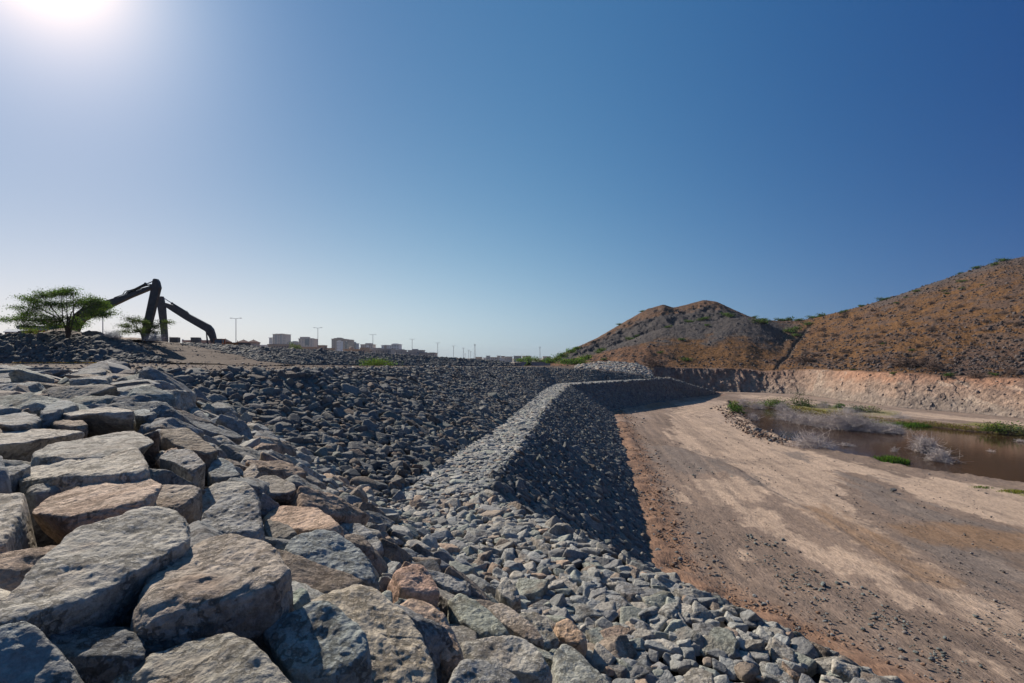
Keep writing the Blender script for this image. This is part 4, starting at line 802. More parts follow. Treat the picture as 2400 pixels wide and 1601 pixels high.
# ------------------------------------------------------------------ plants
def leaf_cards(P, size, r, cols, flat=.3):
    """P n x 3 -> quads"""
    n = len(P); a = r.normal(size=(n, 3)); a[:, 2] *= flat; a /= np.linalg.norm(a, axis=1)[:, None]; b = r.normal(size=(n, 3)); b -= a * (a * b).sum(1)[:, None]; b /= np.linalg.norm(b, axis=1)[:, None]
    s = size * r.uniform(.6, 1.3, n)[:, None]; a = a * s; b = b * s * .55
    V = np.stack([P - a, P - b, P + a, P + b], 1).reshape(-1, 3); F = np.arange(4 * n).reshape(n, 4); C = np.repeat(cols, 4, 0); return V, F, C
GREEN = np.array([.075, .10, .035])
def leafcol(r, n, base=GREEN, spread=.35): return np.array(base)[None] * (1 + spread * r.normal(size=n))[:, None].clip(.4, 1.9) * (1 + .12 * r.normal(size=(n, 3)))
def acacia(name, base, pads, label, cat, seed, nleaf, lsize, group=None, trunks=4, col=GREEN, sprig=.5):
    """pads: (dx, dz, rx, rz) clusters of foliage relative to the base"""
    r = np.random.default_rng(seed); root = empty(name, base); tag(root, label, cat, group); B = np.array(base); tr = []; P = []
    tops = []
    for k in range(trunks):
        a = r.uniform(-.5, .5) if trunks > 1 else 0; tops.append(B + [a * 1.6, r.uniform(-.4, .4), r.uniform(.9, 1.5) * max(p[1] for p in pads) * .35])
        mid = (B + tops[-1]) / 2 + [r.uniform(-.12, .12), 0, 0]; tr.append(tube([B + [a * .35, 0, -.3], mid, tops[-1]], [.085, .07, .05]))
    area = np.array([p[2] * p[3] for p in pads]); area = area / area.sum()
    for (dx, dz, rx, rz), fr in zip(pads, area):
        cy = r.uniform(-.35, .35) * rx; cpos = B + [dx, cy, dz]; t = tops[int(np.argmin([abs(q[0] - cpos[0]) for q in tops]))]
        mid = (t * .5 + cpos * .5) + [0, 0, -.12]; tr.append(tube([t, mid, cpos], [.055, .04, .02], 5))
        nb = max(4, int(fr * 130))
        for _ in range(nb):
            th = r.uniform(0, 6.28); rad = math.sqrt(r.random()); e = cpos + [math.cos(th) * rx * rad, math.sin(th) * rx * .8 * rad, r.normal(0, .38) * rz + .12 * rx * (1 - rad)]
            tr.append(tube([cpos + r.normal(size=3) * .06, (cpos + e) / 2 + [0, 0, .05], e], [.018, .012, .006], 3))
            m_ = max(3, int(fr * nleaf / nb)); tt = r.uniform(.35, 1.08, m_)[:, None]; line_ = cpos + (e - cpos) * tt; P.append(line_ + r.normal(size=(m_, 3)) * [sprig * .22 * 1.3, sprig * .25, sprig * .12])
    V, F = join(tr); obj('trunk', V, F, M['bark'], root)
    P = np.vstack(P); V, F, C = leaf_cards(P, lsize, r, leafcol(r, len(P), col), .6); obj('crown', V, F, M['leaf'], root, col=C.clip(.01, 1)); return root
k52 = 53 / FPX
def pads_px(bu, bv, L, k): return [((u - bu) * k, (bv - v) * k, ru * k, rv * k * 1.7) for u, v, ru, rv in L]
# the wide acacia on the first bank
PA = [(45, 742, 42, 10), (60, 700, 32, 9), (95, 693, 36, 10), (135, 685, 34, 10), (160, 690, 28, 8), (120, 715, 46, 14), (75, 725, 40, 12), (170, 712, 42, 12), (205, 715, 34, 11), (235, 708, 30, 9), (250, 735, 26, 9), (215, 740, 30, 11),
      (150, 745, 44, 12), (95, 752, 44, 12), (60, 762, 26, 8), (185, 760, 28, 9), (240, 720, 34, 8), (130, 765, 30, 8), (25, 748, 18, 5), (175, 680, 18, 4)]
acacia('acacia_tree', at(158, 786, 53), pads_px(158, 786, PA, k52), 'wide flat topped green acacia tree in front of the first raised boom', 'tree', 31, 34000, .060, sprig=1.4, col=(.065, .10, .03), trunks=5)
PB = [(300, 765, 26, 9), (320, 752, 26, 9), (345, 758, 24, 10), (370, 765, 22, 9), (385, 755, 22, 7), (330, 775, 30, 10), (290, 778, 18, 8), (355, 780, 22, 8), (305, 748, 16, 4)]
acacia('acacia_bush', at(338, 796, 58), pads_px(338, 796, PB, 58 / FPX), 'thin open acacia bush around the foot of the first hanging arm', 'bush', 32, 8000, .055, sprig=.9, col=(.065, .085, .035))
def drybush(name, base, w_, h_, n, label, cat, m='twig', group=None, seed=1, rad=.012, spreadx=1.0, seg=4, children=True):
    r = np.random.default_rng(seed); B = np.array(base); T = []
    for _ in range(n):
        th = r.uniform(0, 6.28); el_ = r.uniform(.12, 1.5); L_ = r.uniform(.55, 1.0) * (.62 + .38 * math.sin(el_)); d = np.array([math.cos(th) * math.cos(el_) * w_ / 2 * spreadx, math.sin(th) * math.cos(el_) * w_ / 2, math.sin(el_) * h_]) * L_
        p0 = B + np.array([r.normal(0, .22 * w_ / 2), r.normal(0, .22 * w_ / 2), -.05]); pts = [p0 + d * t + r.normal(size=3) * .05 * w_ * t + [0, 0, -.12 * h_ * t * t * (el_ < .8)] for t in np.linspace(0, 1, seg)]
        T.append(tube(pts, list(np.linspace(rad, rad * .45, seg)), 3))
        if children:
            for _k in range(3):
                t = r.uniform(.35, .9); q = p0 + d * t; T.append(tube([q, q + r.normal(size=3) * [.12 * w_, .12 * w_, .12 * h_] + d * .15, q + r.normal(size=3) * [.16 * w_, .16 * w_, .18 * h_] + d * .25], [rad * .7, rad * .5, rad * .35], 3))
    V, F = join(T); o = obj(name, V, F, M[m], loc=B); tag(o, label, cat, group); return o
drybush('scrub', at(262, 793, 56), 2.4, 1.0, 90, 'pale dry scrub at the left foot of the thin acacia bush', 'shrub', seed=4); drybush('scrub', at(360, 798, 57), 2.6, 1.0, 80, 'dry scrub at the right foot of the thin acacia bush', 'shrub', seed=5)
def leafbush(name, base, w_, h_, n, lsize, label, cat, group=None, seed=1, col=GREEN, dep=.8):
    r = np.random.default_rng(seed); B = np.array(base); root = empty(name, B); tag(root, label, cat, group); T = []; P = []
    k = max(4, int(n / 60))
    for _ in range(k):
        th = r.uniform(0, 6.28); el_ = abs(r.normal(.5, .4)); e = B + [math.cos(th) * math.cos(el_) * w_ / 2 * r.uniform(.4, 1), math.sin(th) * math.cos(el_) * w_ / 2 * dep, min(1.0, math.sin(el_) * 1.2) * h_ * r.uniform(.6, 1)]
        T.append(tube([B + [0, 0, -.1], (B + e) / 2 + [0, 0, .06 * h_], e], [.03, .02, .01], 3)); m_ = int(n / k); tt = r.uniform(.4, 1.05, m_)[:, None]; P.append(B + (e - B) * tt + r.normal(size=(m_, 3)) * [.13 * w_, .13 * w_, .12 * h_])
    P = np.vstack(P); P[:, 2] = np.maximum(P[:, 2], B[2] + .02); V, F, C = leaf_cards(P, lsize, r, leafcol(r, len(P), col), .5); obj('foliage', V, F, M['leaf'], root, col=C.clip(.01, 1)); V, F = join(T); obj('stems', V, F, M['bark'], root); return root
leafbush('green_bush', at(884, 857, 67), 5.2, 1.05, 2600, .07, 'bright green low bush growing at the foot of the long rock bank', 'bush', seed=8, col=(.075, .11, .03))
leafbush('green_bush', at(72, 781, 55), 2.0, .8, 700, .06, 'small pale green bush beside the tan wall under the acacia', 'bush', seed=9, col=(.12, .14, .05))
# green thicket at the foot of the first hill, each bush on its own
G_ = 'green bushes at the foot of the hill'
for i, (u, v, w_, h_, Yd, lb) in enumerate([(1302, 846, 4.2, 1.7, 128, 'green bush at the very left end of the hill slope'), (1322, 851, 5.5, 1.5, 126, 'broad green bush second from the left of the hill foot'), (1345, 853, 5.0, 1.9, 124, 'dense green bush near the grey wall end, below the dark rocks'),
     (1362, 852, 4.6, 1.9, 126, 'bright green bush before the pale rock pile'), (1376, 842, 3.6, 1.5, 131, 'green bush leaning on the brown rocky lobe'), (1318, 836, 3.8, 1.5, 142, 'dark green bush on the lower hill edge'), (1338, 826, 3.6, 1.4, 150, 'dark bush higher on the left hill edge'), (1352, 818, 2.6, 1.1, 155, 'small bush on the left hill edge under the lone tree'),
     (1290, 850, 3.5, 1.5, 135, 'bush beside the low grey wall, next to the hill'), (1238, 849, 4.2, 2.2, 160, 'leafy bush by the left end of the grey wall'), (1255, 848, 5.2, 2.2, 165, 'leafy bush behind the middle of the grey wall'), (1275, 849, 4.2, 1.8, 165, 'leafy bush behind the right end of the grey wall'),
     (1222, 848, 4.4, 1.8, 170, 'bush right of the white houses'), (1237, 856, 1.4, .9, 122, 'tiny round bush in front of the grey wall')]):
    leafbush('green_bush', at(u, v + 1, Yd), w_, h_, 700, .16, lb, 'bush', G_, seed=40 + i, col=np.array([.065, .105, .035]) * (1 + .25 * math.sin(i * 2.3)))
# shrubs on the hills: three kinds, copied
def kinds(root):
    out = [root]
    for ch in [o for o in COL.objects if o.parent == root]: out.append(ch)
    return out
proto = leafbush('hill_shrub', (0, 0, 0), 3.0, 1.3, 420, .15, '', 'shrub', seed=70, col=(.055, .085, .035)); pchild = [o for o in COL.objects if o.parent == proto]
HS = [(1507, 722, .8, 'lone small tree on the left shoulder of the grey hill'), (1453, 753, .9, 'lone flat topped tree halfway down the left ridge of the grey hill'), (1610, 756, 1.2, 'green shrub at the left on the inner ridge'), (1640, 752, 1.4, 'green shrub on the middle of the inner ridge'),
      (1655, 749, 1.2, 'green shrub right beside the middle of the inner ridge'), (1698, 741, 1.8, 'long green shrub near the top of the inner ridge'), (1710, 743, 1.3, 'green shrub at the right end of the inner ridge top'), (1568, 767, 1.0, 'small green shrub low on the inner ridge'), (1656, 764, 1.0, 'green shrub below the inner ridge on the grey scree'),
      (1778, 758, 2.4, 'largest green shrub on the scree near the saddle'), (1768, 742, 1.2, 'shrub on the skyline where the grey hill meets the saddle'), (1790, 747, 1.2, 'skyline shrub just right of the largest scree shrub'), (1825, 750, 1.4, 'skyline shrub at the left of the saddle'), (1850, 751, 1.6, 'wide skyline shrub in the middle of the saddle'),
      (1875, 751, 1.3, 'skyline shrub at the right of the saddle'), (1900, 744, 1.5, 'skyline tree where the brown hill begins'), (1925, 742, 1.5, 'second skyline shrub of the brown hill'), (1862, 778, 2.4, 'big green shrub in the hollow under the saddle'), (1863, 788, 1.3, 'olive shrub under the big one in the hollow'), (1893, 762, 1.7, 'dark green tree at the top of the gully'),
      (1980, 732, 1.1, 'grey green shrub on the lower skyline of the brown hill'), (2018, 718, 1.1, 'dark shrub on the skyline of the brown hill, before the double one'), (2064, 705, 1.5, 'broad green shrub on the skyline, larger of the pair'), (2080, 701, 1.0, 'smaller shrub of the skyline pair'), (2148, 684, 1.1, 'shrub just under the ridge of the brown hill'),
      (2250, 661, 1.3, 'green shrub under the ridge in the grey scree'), (2251, 639, .9, 'tiny shrub on the upper skyline'), (2290, 625, 1.2, 'low shrub on the upper skyline'), (2345, 609, 1.7, 'wide green shrub at the top of the skyline'), (2328, 622, 1.3, 'brown shrub just under the top of the skyline'), (2255, 678, .8, 'small green shrub in the upper brown hill, left one'),
      (2300, 669, .7, 'small olive shrub in the upper brown hill, right one'), (2216, 690, .8, 'olive shrub on the upper middle of the brown hill'), (2214, 682, .7, 'pale olive shrub just above the other olive one'), (2100, 710, .8, 'olive shrub under the ridge of the brown hill'), (2122, 699, .8, 'olive shrub near the ridge of the brown hill'),
      (2070, 805, .8, 'green shrub alone in the middle of the brown slope'), (2137, 820, .8, 'yellow green shrub alone in the middle slope'), (1512, 868, 1.6, 'green bush where the rock pile meets the cut face'), (1607, 846, 1.8, 'green bush above the shaded part of the cut face'), (1548, 828, 1.0, 'small green bush right of the brown lobe'),
      (1596, 796, 1.2, 'green bush on the lower scree'), (1475, 797, 1.4, 'green shrub where the two ridges meet'), (1493, 789, 1.0, 'smaller green shrub where the two ridges meet'), (1412, 822, 1.6, 'olive shrub on the lower left of the hill'), (1400, 828, 1.1, 'small shrub beside the olive one on the lower left'), (1417, 843, 1.1, 'green shrub on the brown lobe above the rock pile'),
      (2225, 880, 1.4, 'yellow green bush on the lip of the cut face'), (2325, 878, 1.2, 'green bush on the lip of the cut face at the right'), (1998, 868, .9, 'green bush on the lip of the cut face, left of the thorn trees'), (2093, 875, .9, 'small dark bush on the lip of the cut face')]
first = True
for i, (u, v, s_, lb) in enumerate(HS):
    q = on_hill(u, v) + np.array([0, -.2, -.05]); k = q[1] / 150.
    if first: rt, chs = proto, pchild; first = False
    else:
        rt = proto.copy(); COL.objects.link(rt)
        for ch in pchild: c2 = ch.copy(); COL.objects.link(c2); c2.parent = rt
    rt.location = q; rt.rotation_euler = (0, 0, i * 1.9); f = s_ * k * .78; rt.scale = (f, f, f * random.uniform(.75, 1.1)); tag(rt, lb, 'shrub', 'shrubs on the hills')
# grey brown dry shrubs of the slopes
dproto = drybush('dry_shrub', (0, 0, 0), 2.6, 1.2, 46, 'x', 'dry shrub', 'twigdark', seed=80, rad=.03); dn = 0; rnd = random.Random(3)
TH = [(2120, 858, 1.9, 'large leafless thorn tree above the cut face, leftmost of three'), (2165, 858, 2.1, 'large leafless thorn tree above the cut face, middle of three'), (2190, 868, 1.9, 'large leafless thorn tree above the cut face, last of three'), (1885, 848, 1.5, 'leafless shrub right of the foot of the gully'), (1530, 858, 1.8, 'pale leafless shrub above the rock pile'),
      (2290, 884, 1.2, 'leafless shrub hanging on the edge of the cut face'), (2375, 877, 1.3, 'leafless shrub near the right edge above the cut face')]
for i in range(78):
    if i < len(TH): u, v, s_, lb = TH[i]; g_ = 'leafless thorn shrubs above the cut face'
    else:
        u, v = rnd.uniform(1880, 2395), rnd.uniform(650, 868); lo_ = np.interp(u, TU, V5) + 12
        if v < lo_: v = rnd.uniform(lo_, 868)
        s_, lb, g_ = rnd.uniform(.35, .8), 'small leafless grey brown shrub on the brown hillside', 'small dry shrubs of the hillside'
    q = on_hill(u, v)
    if i == 0: o = dproto
    else: o = dproto.copy(); COL.objects.link(o)
    f = s_ * q[1] / 110.; o.location = q; o.rotation_euler = (0, 0, i * 2.4); o.scale = (f, f, f); tag(o, lb, 'dry shrub', g_)
# the pond: drowned shrubs, reeds, bank plants
def wz(u, v, dz=0.0): q = onz(u, v, WZ); return q + [0, 0, dz]
D_ = 'drowned bare shrubs in the pond'
for i, (u, v, w_, h_, n, lb) in enumerate([(1900, 1060, 4.6, 2.1, 330, 'big pale leafless shrub at the near edge of the pond'), (2168, 1060, 3.2, 1.9, 240, 'bare shrub standing in the open water, larger of the pair'), (2203, 1081, 2.8, 1.2, 190, 'bare shrub in the open water, lower of the pair'), (1982, 1045, 1.7, .5, 50, 'small low bare shrub between the big near one and the open water'),
     (2096, 1058, 1.1, .55, 40, 'tiny bare shrub left of the pair in open water'), (1850, 985, 5, 2.2, 190, 'pale bare shrub at the left end of the drowned row'), (1885, 994, 5, 1.9, 190, 'pale bare shrub second in the drowned row'), (1925, 1000, 5.0, 1.9, 190, 'pale bare shrub third in the drowned row'), (1962, 1006, 5.4, 2.4, 200, 'pale bare shrub in the centre of the drowned row'), (1995, 1007, 5.6, 3.0, 230, 'tallest pale bare shrub of the drowned row'),
     (2030, 1010, 5, 1.7, 190, 'pale bare shrub right of the tallest in the drowned row'), (2068, 1014, 4.6, 1.5, 170, 'pale bare shrub near the right end of the drowned row'), (2100, 1016, 3, 1.1, 110, 'small bare shrub at the right end of the drowned row'), (1740, 952, 4, 1.6, 120, 'grey bare shrub at the far left corner of the pond'), (1775, 958, 4.5, 1.6, 130, 'grey bare shrub behind the left part of the pond'), (1832, 962, 3.6, 1.6, 120, 'grey brown bare shrub below the green bank plants'),
     (1930, 962, 4, 1.7, 130, 'grey bare shrub on the far bank, left of the red earth'), (1988, 972, 4, 1.5, 120, 'grey bare shrub on the far bank over the red earth'), (2110, 990, 4.0, 1.5, 120, 'grey bare shrub on the far bank above the reeds'), (2395, 1036, 1.6, .4, 30, 'bit of bare shrub in the water at the right edge'), (2320, 1058, .9, .3, 22, 'twigs sticking out of the open water at the right'), (1764, 985, 2.6, 1.2, 90, 'bare shrub on the rubble at the near left of the pond')]):
    drybush('bare_shrub', wz(u, v), w_ * .8, h_ * .95, int(n * .75), lb, 'bare shrub', 'twig', D_, seed=120 + i, rad=.013)
def reeds(name, base, w_, d_, h_, n, label, seed, col=(.075, .13, .03)):
    r = np.random.default_rng(seed); B = np.array(base); th = r.uniform(0, 6.28, n); rd = np.sqrt(r.random(n)); P = B + np.stack([np.cos(th) * rd * w_ / 2, np.sin(th) * rd * d_ / 2, np.zeros(n) - .05], 1)
    hh_ = h_ * r.uniform(.5, 1.0, n) * (1 - .5 * rd ** 2); ln = r.normal(0, .22, (n, 2)) * hh_[:, None]; wd = .03
    a = np.stack([np.cos(th * 7) * wd, np.sin(th * 7) * wd, np.zeros(n)], 1); T_ = P + np.c_[ln, hh_]; Mi = P + np.c_[ln * .3, hh_ * .55]
    V = np.stack([P - a, P + a, Mi + a * .8, T_, Mi - a * .8], 1).reshape(-1, 3); F = [tuple(range(i * 5, i * 5 + 5)) for i in range(n)]
    o = obj(name, V, F, M['leaf'], col=np.repeat(leafcol(r, n, col, .25), 5, 0).clip(.01, 1), loc=B); tag(o, label, 'reeds', 'clumps of green reeds'); return o
reeds('reed_clump', wz(2082, 1084), 3.2, 1.8, .75, 900, 'bright green reed clump in the water near the close shore', 3); reeds('reed_clump', wz(2105, 997), 5.0, 1.6, .7, 500, 'long green reed clump against the far bank', 4, (.085, .12, .035)); reeds('reed_clump', wz(2150, 1000), 3.4, 1.6, .7, 500, 'short green reed clump right of the long one on the far bank', 5)
reeds('reed_clump', wz(2050, 991), 6.5, 1.2, .35, 600, 'yellow green grass strip among the drowned shrubs', 6, (.17, .17, .04)); reeds('reed_clump', onz(2300, 1144, -8), 1.6, .7, .22, 260, 'tuft of green grass on the near shore', 7, (.10, .14, .04)); reeds('reed_clump', onz(2378, 1153, -8), 2.2, .8, .22, 300, 'yellow green tuft on the near shore by the right edge', 8, (.17, .17, .05))
BP = [(1800, 950, 6.2, 1.8, (.06, .11, .03), 'leafy green bush on the far bank near the pond corner'), (1826, 951, 4, 1.5, (.07, .10, .035), 'green bush right of the leafy one at the pond corner'), (1868, 952, 5.2, 3.4, (.04, .065, .025), 'tall dark green bush on the far bank'), (1882, 955, 4.4, 2.0, (.04, .065, .03), 'dark bush leaning right of the tall one'), (1968, 958, 2.2, 1.4, (.05, .10, .03), 'small green bush by the red earth'),
      (2008, 966, 3, 1.8, (.055, .085, .035), 'rounded green bush on the far bank middle'), (2035, 967, 4.2, 1.4, (.12, .12, .08), 'grey green bush right of the rounded one'), (2365, 1012, 5.5, 1.4, (.08, .10, .06), 'grey green bank bush near the right edge'), (2330, 1010, 3.2, 1.2, (.10, .12, .04), 'olive bank bush left of the grey green one'), (1722, 960, 2.6, 1.8, (.08, .13, .03), 'bright green bush at the left corner of the pond'), (1728, 970, 2.4, 1.6, (.05, .085, .03), 'dark green bush just below the bright one at the corner'), (1930, 953, 3, 1.0, (.10, .11, .06), 'low grey green bush behind the tall dark one')]
for i, (u, v, w_, h_, col_, lb) in enumerate(BP): leafbush('bank_bush', onz(u, v, -8.1), w_ * .8, h_ * .8, 800, .10, lb, 'bush', 'bushes along the pond bank', seed=160 + i, col=col_)
# bank grass mass, dry yellow grass along the road
P, H_ = [], []
r = np.random.default_rng(66)
def grass_mass(name, pts, h_, col, label, wd=.035, seed=1):
    r = np.random.default_rng(seed); P = np.array(pts); n = len(P); th = r.uniform(0, 6.28, n); hh_ = h_ * r.uniform(.4, 1.1, n); a = np.stack([np.cos(th), np.sin(th), np.zeros(n)], 1) * wd
    T_ = P + np.c_[r.normal(0, .35, (n, 2)) * hh_[:, None], hh_]; V = np.stack([P - a, P + a, T_], 1).reshape(-1, 3); cc_ = leafcol(r, n, col, .3)
    o = obj(name, V, np.arange(3 * n).reshape(n, 3), M['leaf'], col=np.repeat(cc_, 3, 0).clip(.01, 1)); tag(o, label, 'grass', kind='stuff')
pts = [];
for _ in range(14000):
    q = POND[r.integers(1, 11)]; 
    k = r.random() * 9.99 + 1; a = int(k); q = POND[a] * (1 - k + a) + POND[a + 1] * (k - a); d = abs(r.normal(0, 1.0)); q = np.array([q[0] + r.normal(0, .5), q[1] + d, 0]); pts.append([q[0], q[1], -8.35 + min(d * .25, .32)])
grass_mass('bank_grass', pts, .24, (.15, .115, .055), 'yellow green grass along the far bank of the pond', seed=5)
pts = []
for _ in range(1500):
    u = r.uniform(30, 300); q = at(u, 850.5, r.uniform(47.5, 50.5)); q[2] = -.55; pts.append(q + [0, 0, .02])
grass_mass('dry_grass', pts, .13, (.24, .15, .075), 'dry orange grass at the foot of the first rock bank', seed=6)

# ------------------------------------------------------------------ excavators
def prism(px_, Yc, th, k=1.0):
    P = [at(u, v, Yc) for u, v in px_]; n = len(P); V = [tuple(p + [0, -th / 2, 0]) for p in P] + [tuple(p + [0, th / 2, 0]) for p in P]
    return V, [tuple(range(n)), tuple(range(2 * n - 1, n - 1, -1))] + [(i, (i + 1) % n, (i + 1) % n + n, i + n) for i in range(n)]
def plates(px_, Yc, th, rim=.05):
    """box girder: web plates with a slightly wider flange around"""
    return prism(px_, Yc, th)
def q1(L): return [(x / 3.918, 600 + y / 3.918) for x, y in L]
def q6(L): return [(230 + x / 7.837, 640 + y / 7.837) for x, y in L]
def excavator(label, Yc, boom, stick, rod, barrel, hoses, lift, body_c, sgn, zg):
    root = empty('excavator', (body_c[0], Yc, zg)); tag(root, label, 'excavator', 'long reach excavators on the upper ground')
    V, F = prism(boom, Yc, .5); bo = obj('boom', V, F, M['steel'], root)
    V, F = prism(stick, Yc, .42); st_ = obj('arm', V, F, M['steel'], root)
    a, b = at(*rod[0], Yc), at(*rod[1], Yc); V, F = tube([a, b], [.07, .07], 8); rd = obj('cylinder_rod', V, F, M['pole'], None)
    a2, b2 = at(*barrel[0], Yc), at(*barrel[1], Yc); V, F = join([tube([a2, b2], [.15, .15], 10), tube([a2 - (a2 - b2) * .03, a2 + (a2 - b2) * .015], [.21, .21], 10)]); br = obj('arm_cylinder', V, F, M['steel'], root)
    rd.parent = br; rd.matrix_parent_inverse.identity(); rd.data.transform(__import__('mathutils').Matrix.Translation(-root.location))
    for h_ in hoses:
        for off in (-.2, .12):
            V, F = tube([at(u, v, Yc) + [0, off, 0] for u, v in h_], [.045] * len(h_), 5); obj('hose', V, F, M['black'], root)
    V, F = tube([at(*lift[0], Yc) + [0, -.55, 0], at(*lift[1], Yc) + [0, -.55, 0]], [.09, .16], 8); obj('boom_cylinder', V, F, M['steel'], root)
    bx_, w_ = body_c[0], 3.0; s = sgn; z = zg
    def bx(x0, x1, y0, y1, z0, z1): return box(min(bx_ + s * x0, bx_ + s * x1), max(bx_ + s * x0, bx_ + s * x1), Yc + y0, Yc + y1, z + z0, z + z1)
    for yy in (-1.6, 1.0):
        V, F = join([tube([(bx_ - 2.2, Yc + yy, z + .45), (bx_ - 2.2, Yc + yy + .6, z + .45)], [.45, .45], 14), tube([(bx_ + 2.2, Yc + yy, z + .45), (bx_ + 2.2, Yc + yy + .6, z + .45)], [.45, .45], 14), box(bx_ - 2.2, bx_ + 2.2, Yc + yy + .002, Yc + yy + .598, z + .03, z + .88)]); obj('track', V, F, M['black'], root)
    V, F = join([bx(-1.9, 1.7, -1.4, 1.4, 1.05, 1.35), bx(-2.3, -.2, -1.38, 1.38, 1.352, 2.35)]); obj('engine_housing', V, F, M['orange'], root)
    V, F = bx(-3.1, -2.302, -1.35, 1.35, 1.1, 2.3); obj('counterweight', V, F, M['steel'], root)
    V, F = join([bx(.3, 1.75, -1.42, -.52, 1.352, 1.42), bx(.3, 1.75, -1.42, -.52, 2.9, 2.98)] + [bx(a_, a_ + .08, b_, b_ + .08, 1.42, 2.9) for a_ in (.3, 1.67) for b_ in (-1.42, -.6)]); cb_ = obj('cab', V, F, M['orange'], root)
    V, F = bx(.39, 1.66, -1.36, -.58, 1.43, 2.89); g_ = obj('cab_glass', V, F, M['glass'], None); g_.parent = cb_; g_.data.transform(__import__('mathutils').Matrix.Translation(-root.location))
    V, F = tube([(bx_ - s * 1.2, Yc + .6, z + 2.3), (bx_ - s * 1.2, Yc + .6, z + 2.75)], [.06, .06], 8); obj('exhaust_pipe', V, F, M['steel'], root)
    return root
e1b = q1([(1410, 258), (1396, 272), (1361, 291), (1221, 339), (1150, 362), (960, 418), (900, 440), (770, 478), (700, 530), (655, 610), (640, 720), (700, 745), (745, 640), (775, 600), (980, 490), (1200, 385), (1425, 292)])
e1s = q1([(1413, 218), (1425, 210), (1445, 212), (1462, 235), (1476, 292), (1468, 320), (1415, 540), (1372, 700), (1345, 775), (1312, 775), (1310, 690), (1345, 540), (1396, 300), (1404, 268)])
excavator('long reach excavator whose tall boom rises behind the acacia tree', 60, e1b, e1s, q1([(1418, 226), (1335, 262)]), q1([(1340, 258), (1170, 345)]), [q1([(1140, 352), (1160, 325), (1200, 318), (1260, 300), (1330, 275), (1400, 262)]), q1([(1060, 385), (1160, 350), (1230, 325), (1400, 278)])],
          q1([(760, 590), (722, 720)]), (-53.5, 0), 1, .75)
e2b = q1([(1500, 430), (1530, 432), (1600, 455), (1700, 505), (1740, 535), (1930, 635), (1960, 670), (1975, 715), (1992, 792), (1946, 800), (1925, 745), (1890, 692), (1700, 582), (1600, 518), (1515, 462)])
e2s = q1([(1480, 372), (1498, 372), (1505, 395), (1512, 440), (1520, 470), (1530, 620), (1541, 785), (1528, 795), (1492, 783), (1472, 600), (1446, 430), (1452, 400), (1464, 380)])
excavator('long reach excavator whose lower boom bends down to its orange body', 88, e2b, e2s, q1([(1503, 386), (1582, 436)]), q1([(1578, 434), (1700, 508)]), [q1([(1520, 440), (1600, 470), (1690, 520)]), q1([(1680, 505), (1712, 505), (1728, 525), (1740, 545)])],
          q1([(1912, 700), (1925, 812)]), (-48.7, 0), -1, .2)
# mounds of earth
def mound(name, u, v, Yd, w_, h_, d_, label, seed):
    B = at(u, v, Yd); xs_ = np.linspace(-1.25, 1.25, 50); X_, Y_ = np.meshgrid(xs_, xs_, indexing='ij'); rr_ = np.hypot(X_, Y_); P = np.stack([X_.ravel() * w_ / 2, Y_.ravel() * d_ / 2, np.zeros(2500)], 1)
    z_ = h_ * np.clip(1 - rr_.ravel() ** 1.6, -.3, 1) * (1 + .35 * fbm(P * .6 + seed, 4, seed)) + .10 * fbm(P * 3, 3, seed); P[:, 2] = z_; o = obj(name, P + B, grid_faces(50, 50), M['mound'], smooth=True, loc=B); tag(o, label, 'mound', 'mounds of earth'); return o
M['mound'] = mat('mound_earth', (.15, .085, .055), var=.4, nscale=2, bump=.8, bscale=4, bdist=.1)
mound('earth_mound', 150, 786, 56.5, 5.5, .75, 3, 'reddish earth mound at the trunk of the acacia tree', 2); mound('earth_mound', 215, 792, 57, 3.8, .75, 3, 'low earth mound with a pale crust right of the acacia tree', 5); mound('earth_mound', 292, 796, 60, 5.5, .28, 3, 'flat earth heap under the thin acacia bush', 8)
for (u0, u1, v0, v1, Yd, lb) in ((401, 418.6, 790.7, 803, 65.5, 'square concrete block nearer to the hanging arm'), (450.6, 468, 791, 806.5, 66, 'square concrete block nearer to the orange excavator body')):
    a, b = at(u0, v1, Yd), at(u1, v0, Yd); bm = bmesh.new(); bmesh.ops.create_cube(bm, size=1); bmesh.ops.scale(bm, vec=(b[0] - a[0], b[0] - a[0], b[2] - a[2]), verts=bm.verts)
    bmesh.ops.bevel(bm, geom=bm.edges[:], offset=.04, segments=2, affect='EDGES', profile=.6); bmesh.ops.rotate(bm, verts=bm.verts, cent=(0, 0, 0), matrix=__import__('mathutils').Matrix.Rotation(.25, 3, 'Z'))
    me = bpy.data.meshes.new('concrete_block'); bm.to_mesh(me); bm.free(); me.materials.append(M['concrete']); o = bpy.data.objects.new('concrete_block', me); COL.objects.link(o); o.location = (a + b) / 2; tag(o, lb, 'block', 'concrete blocks')
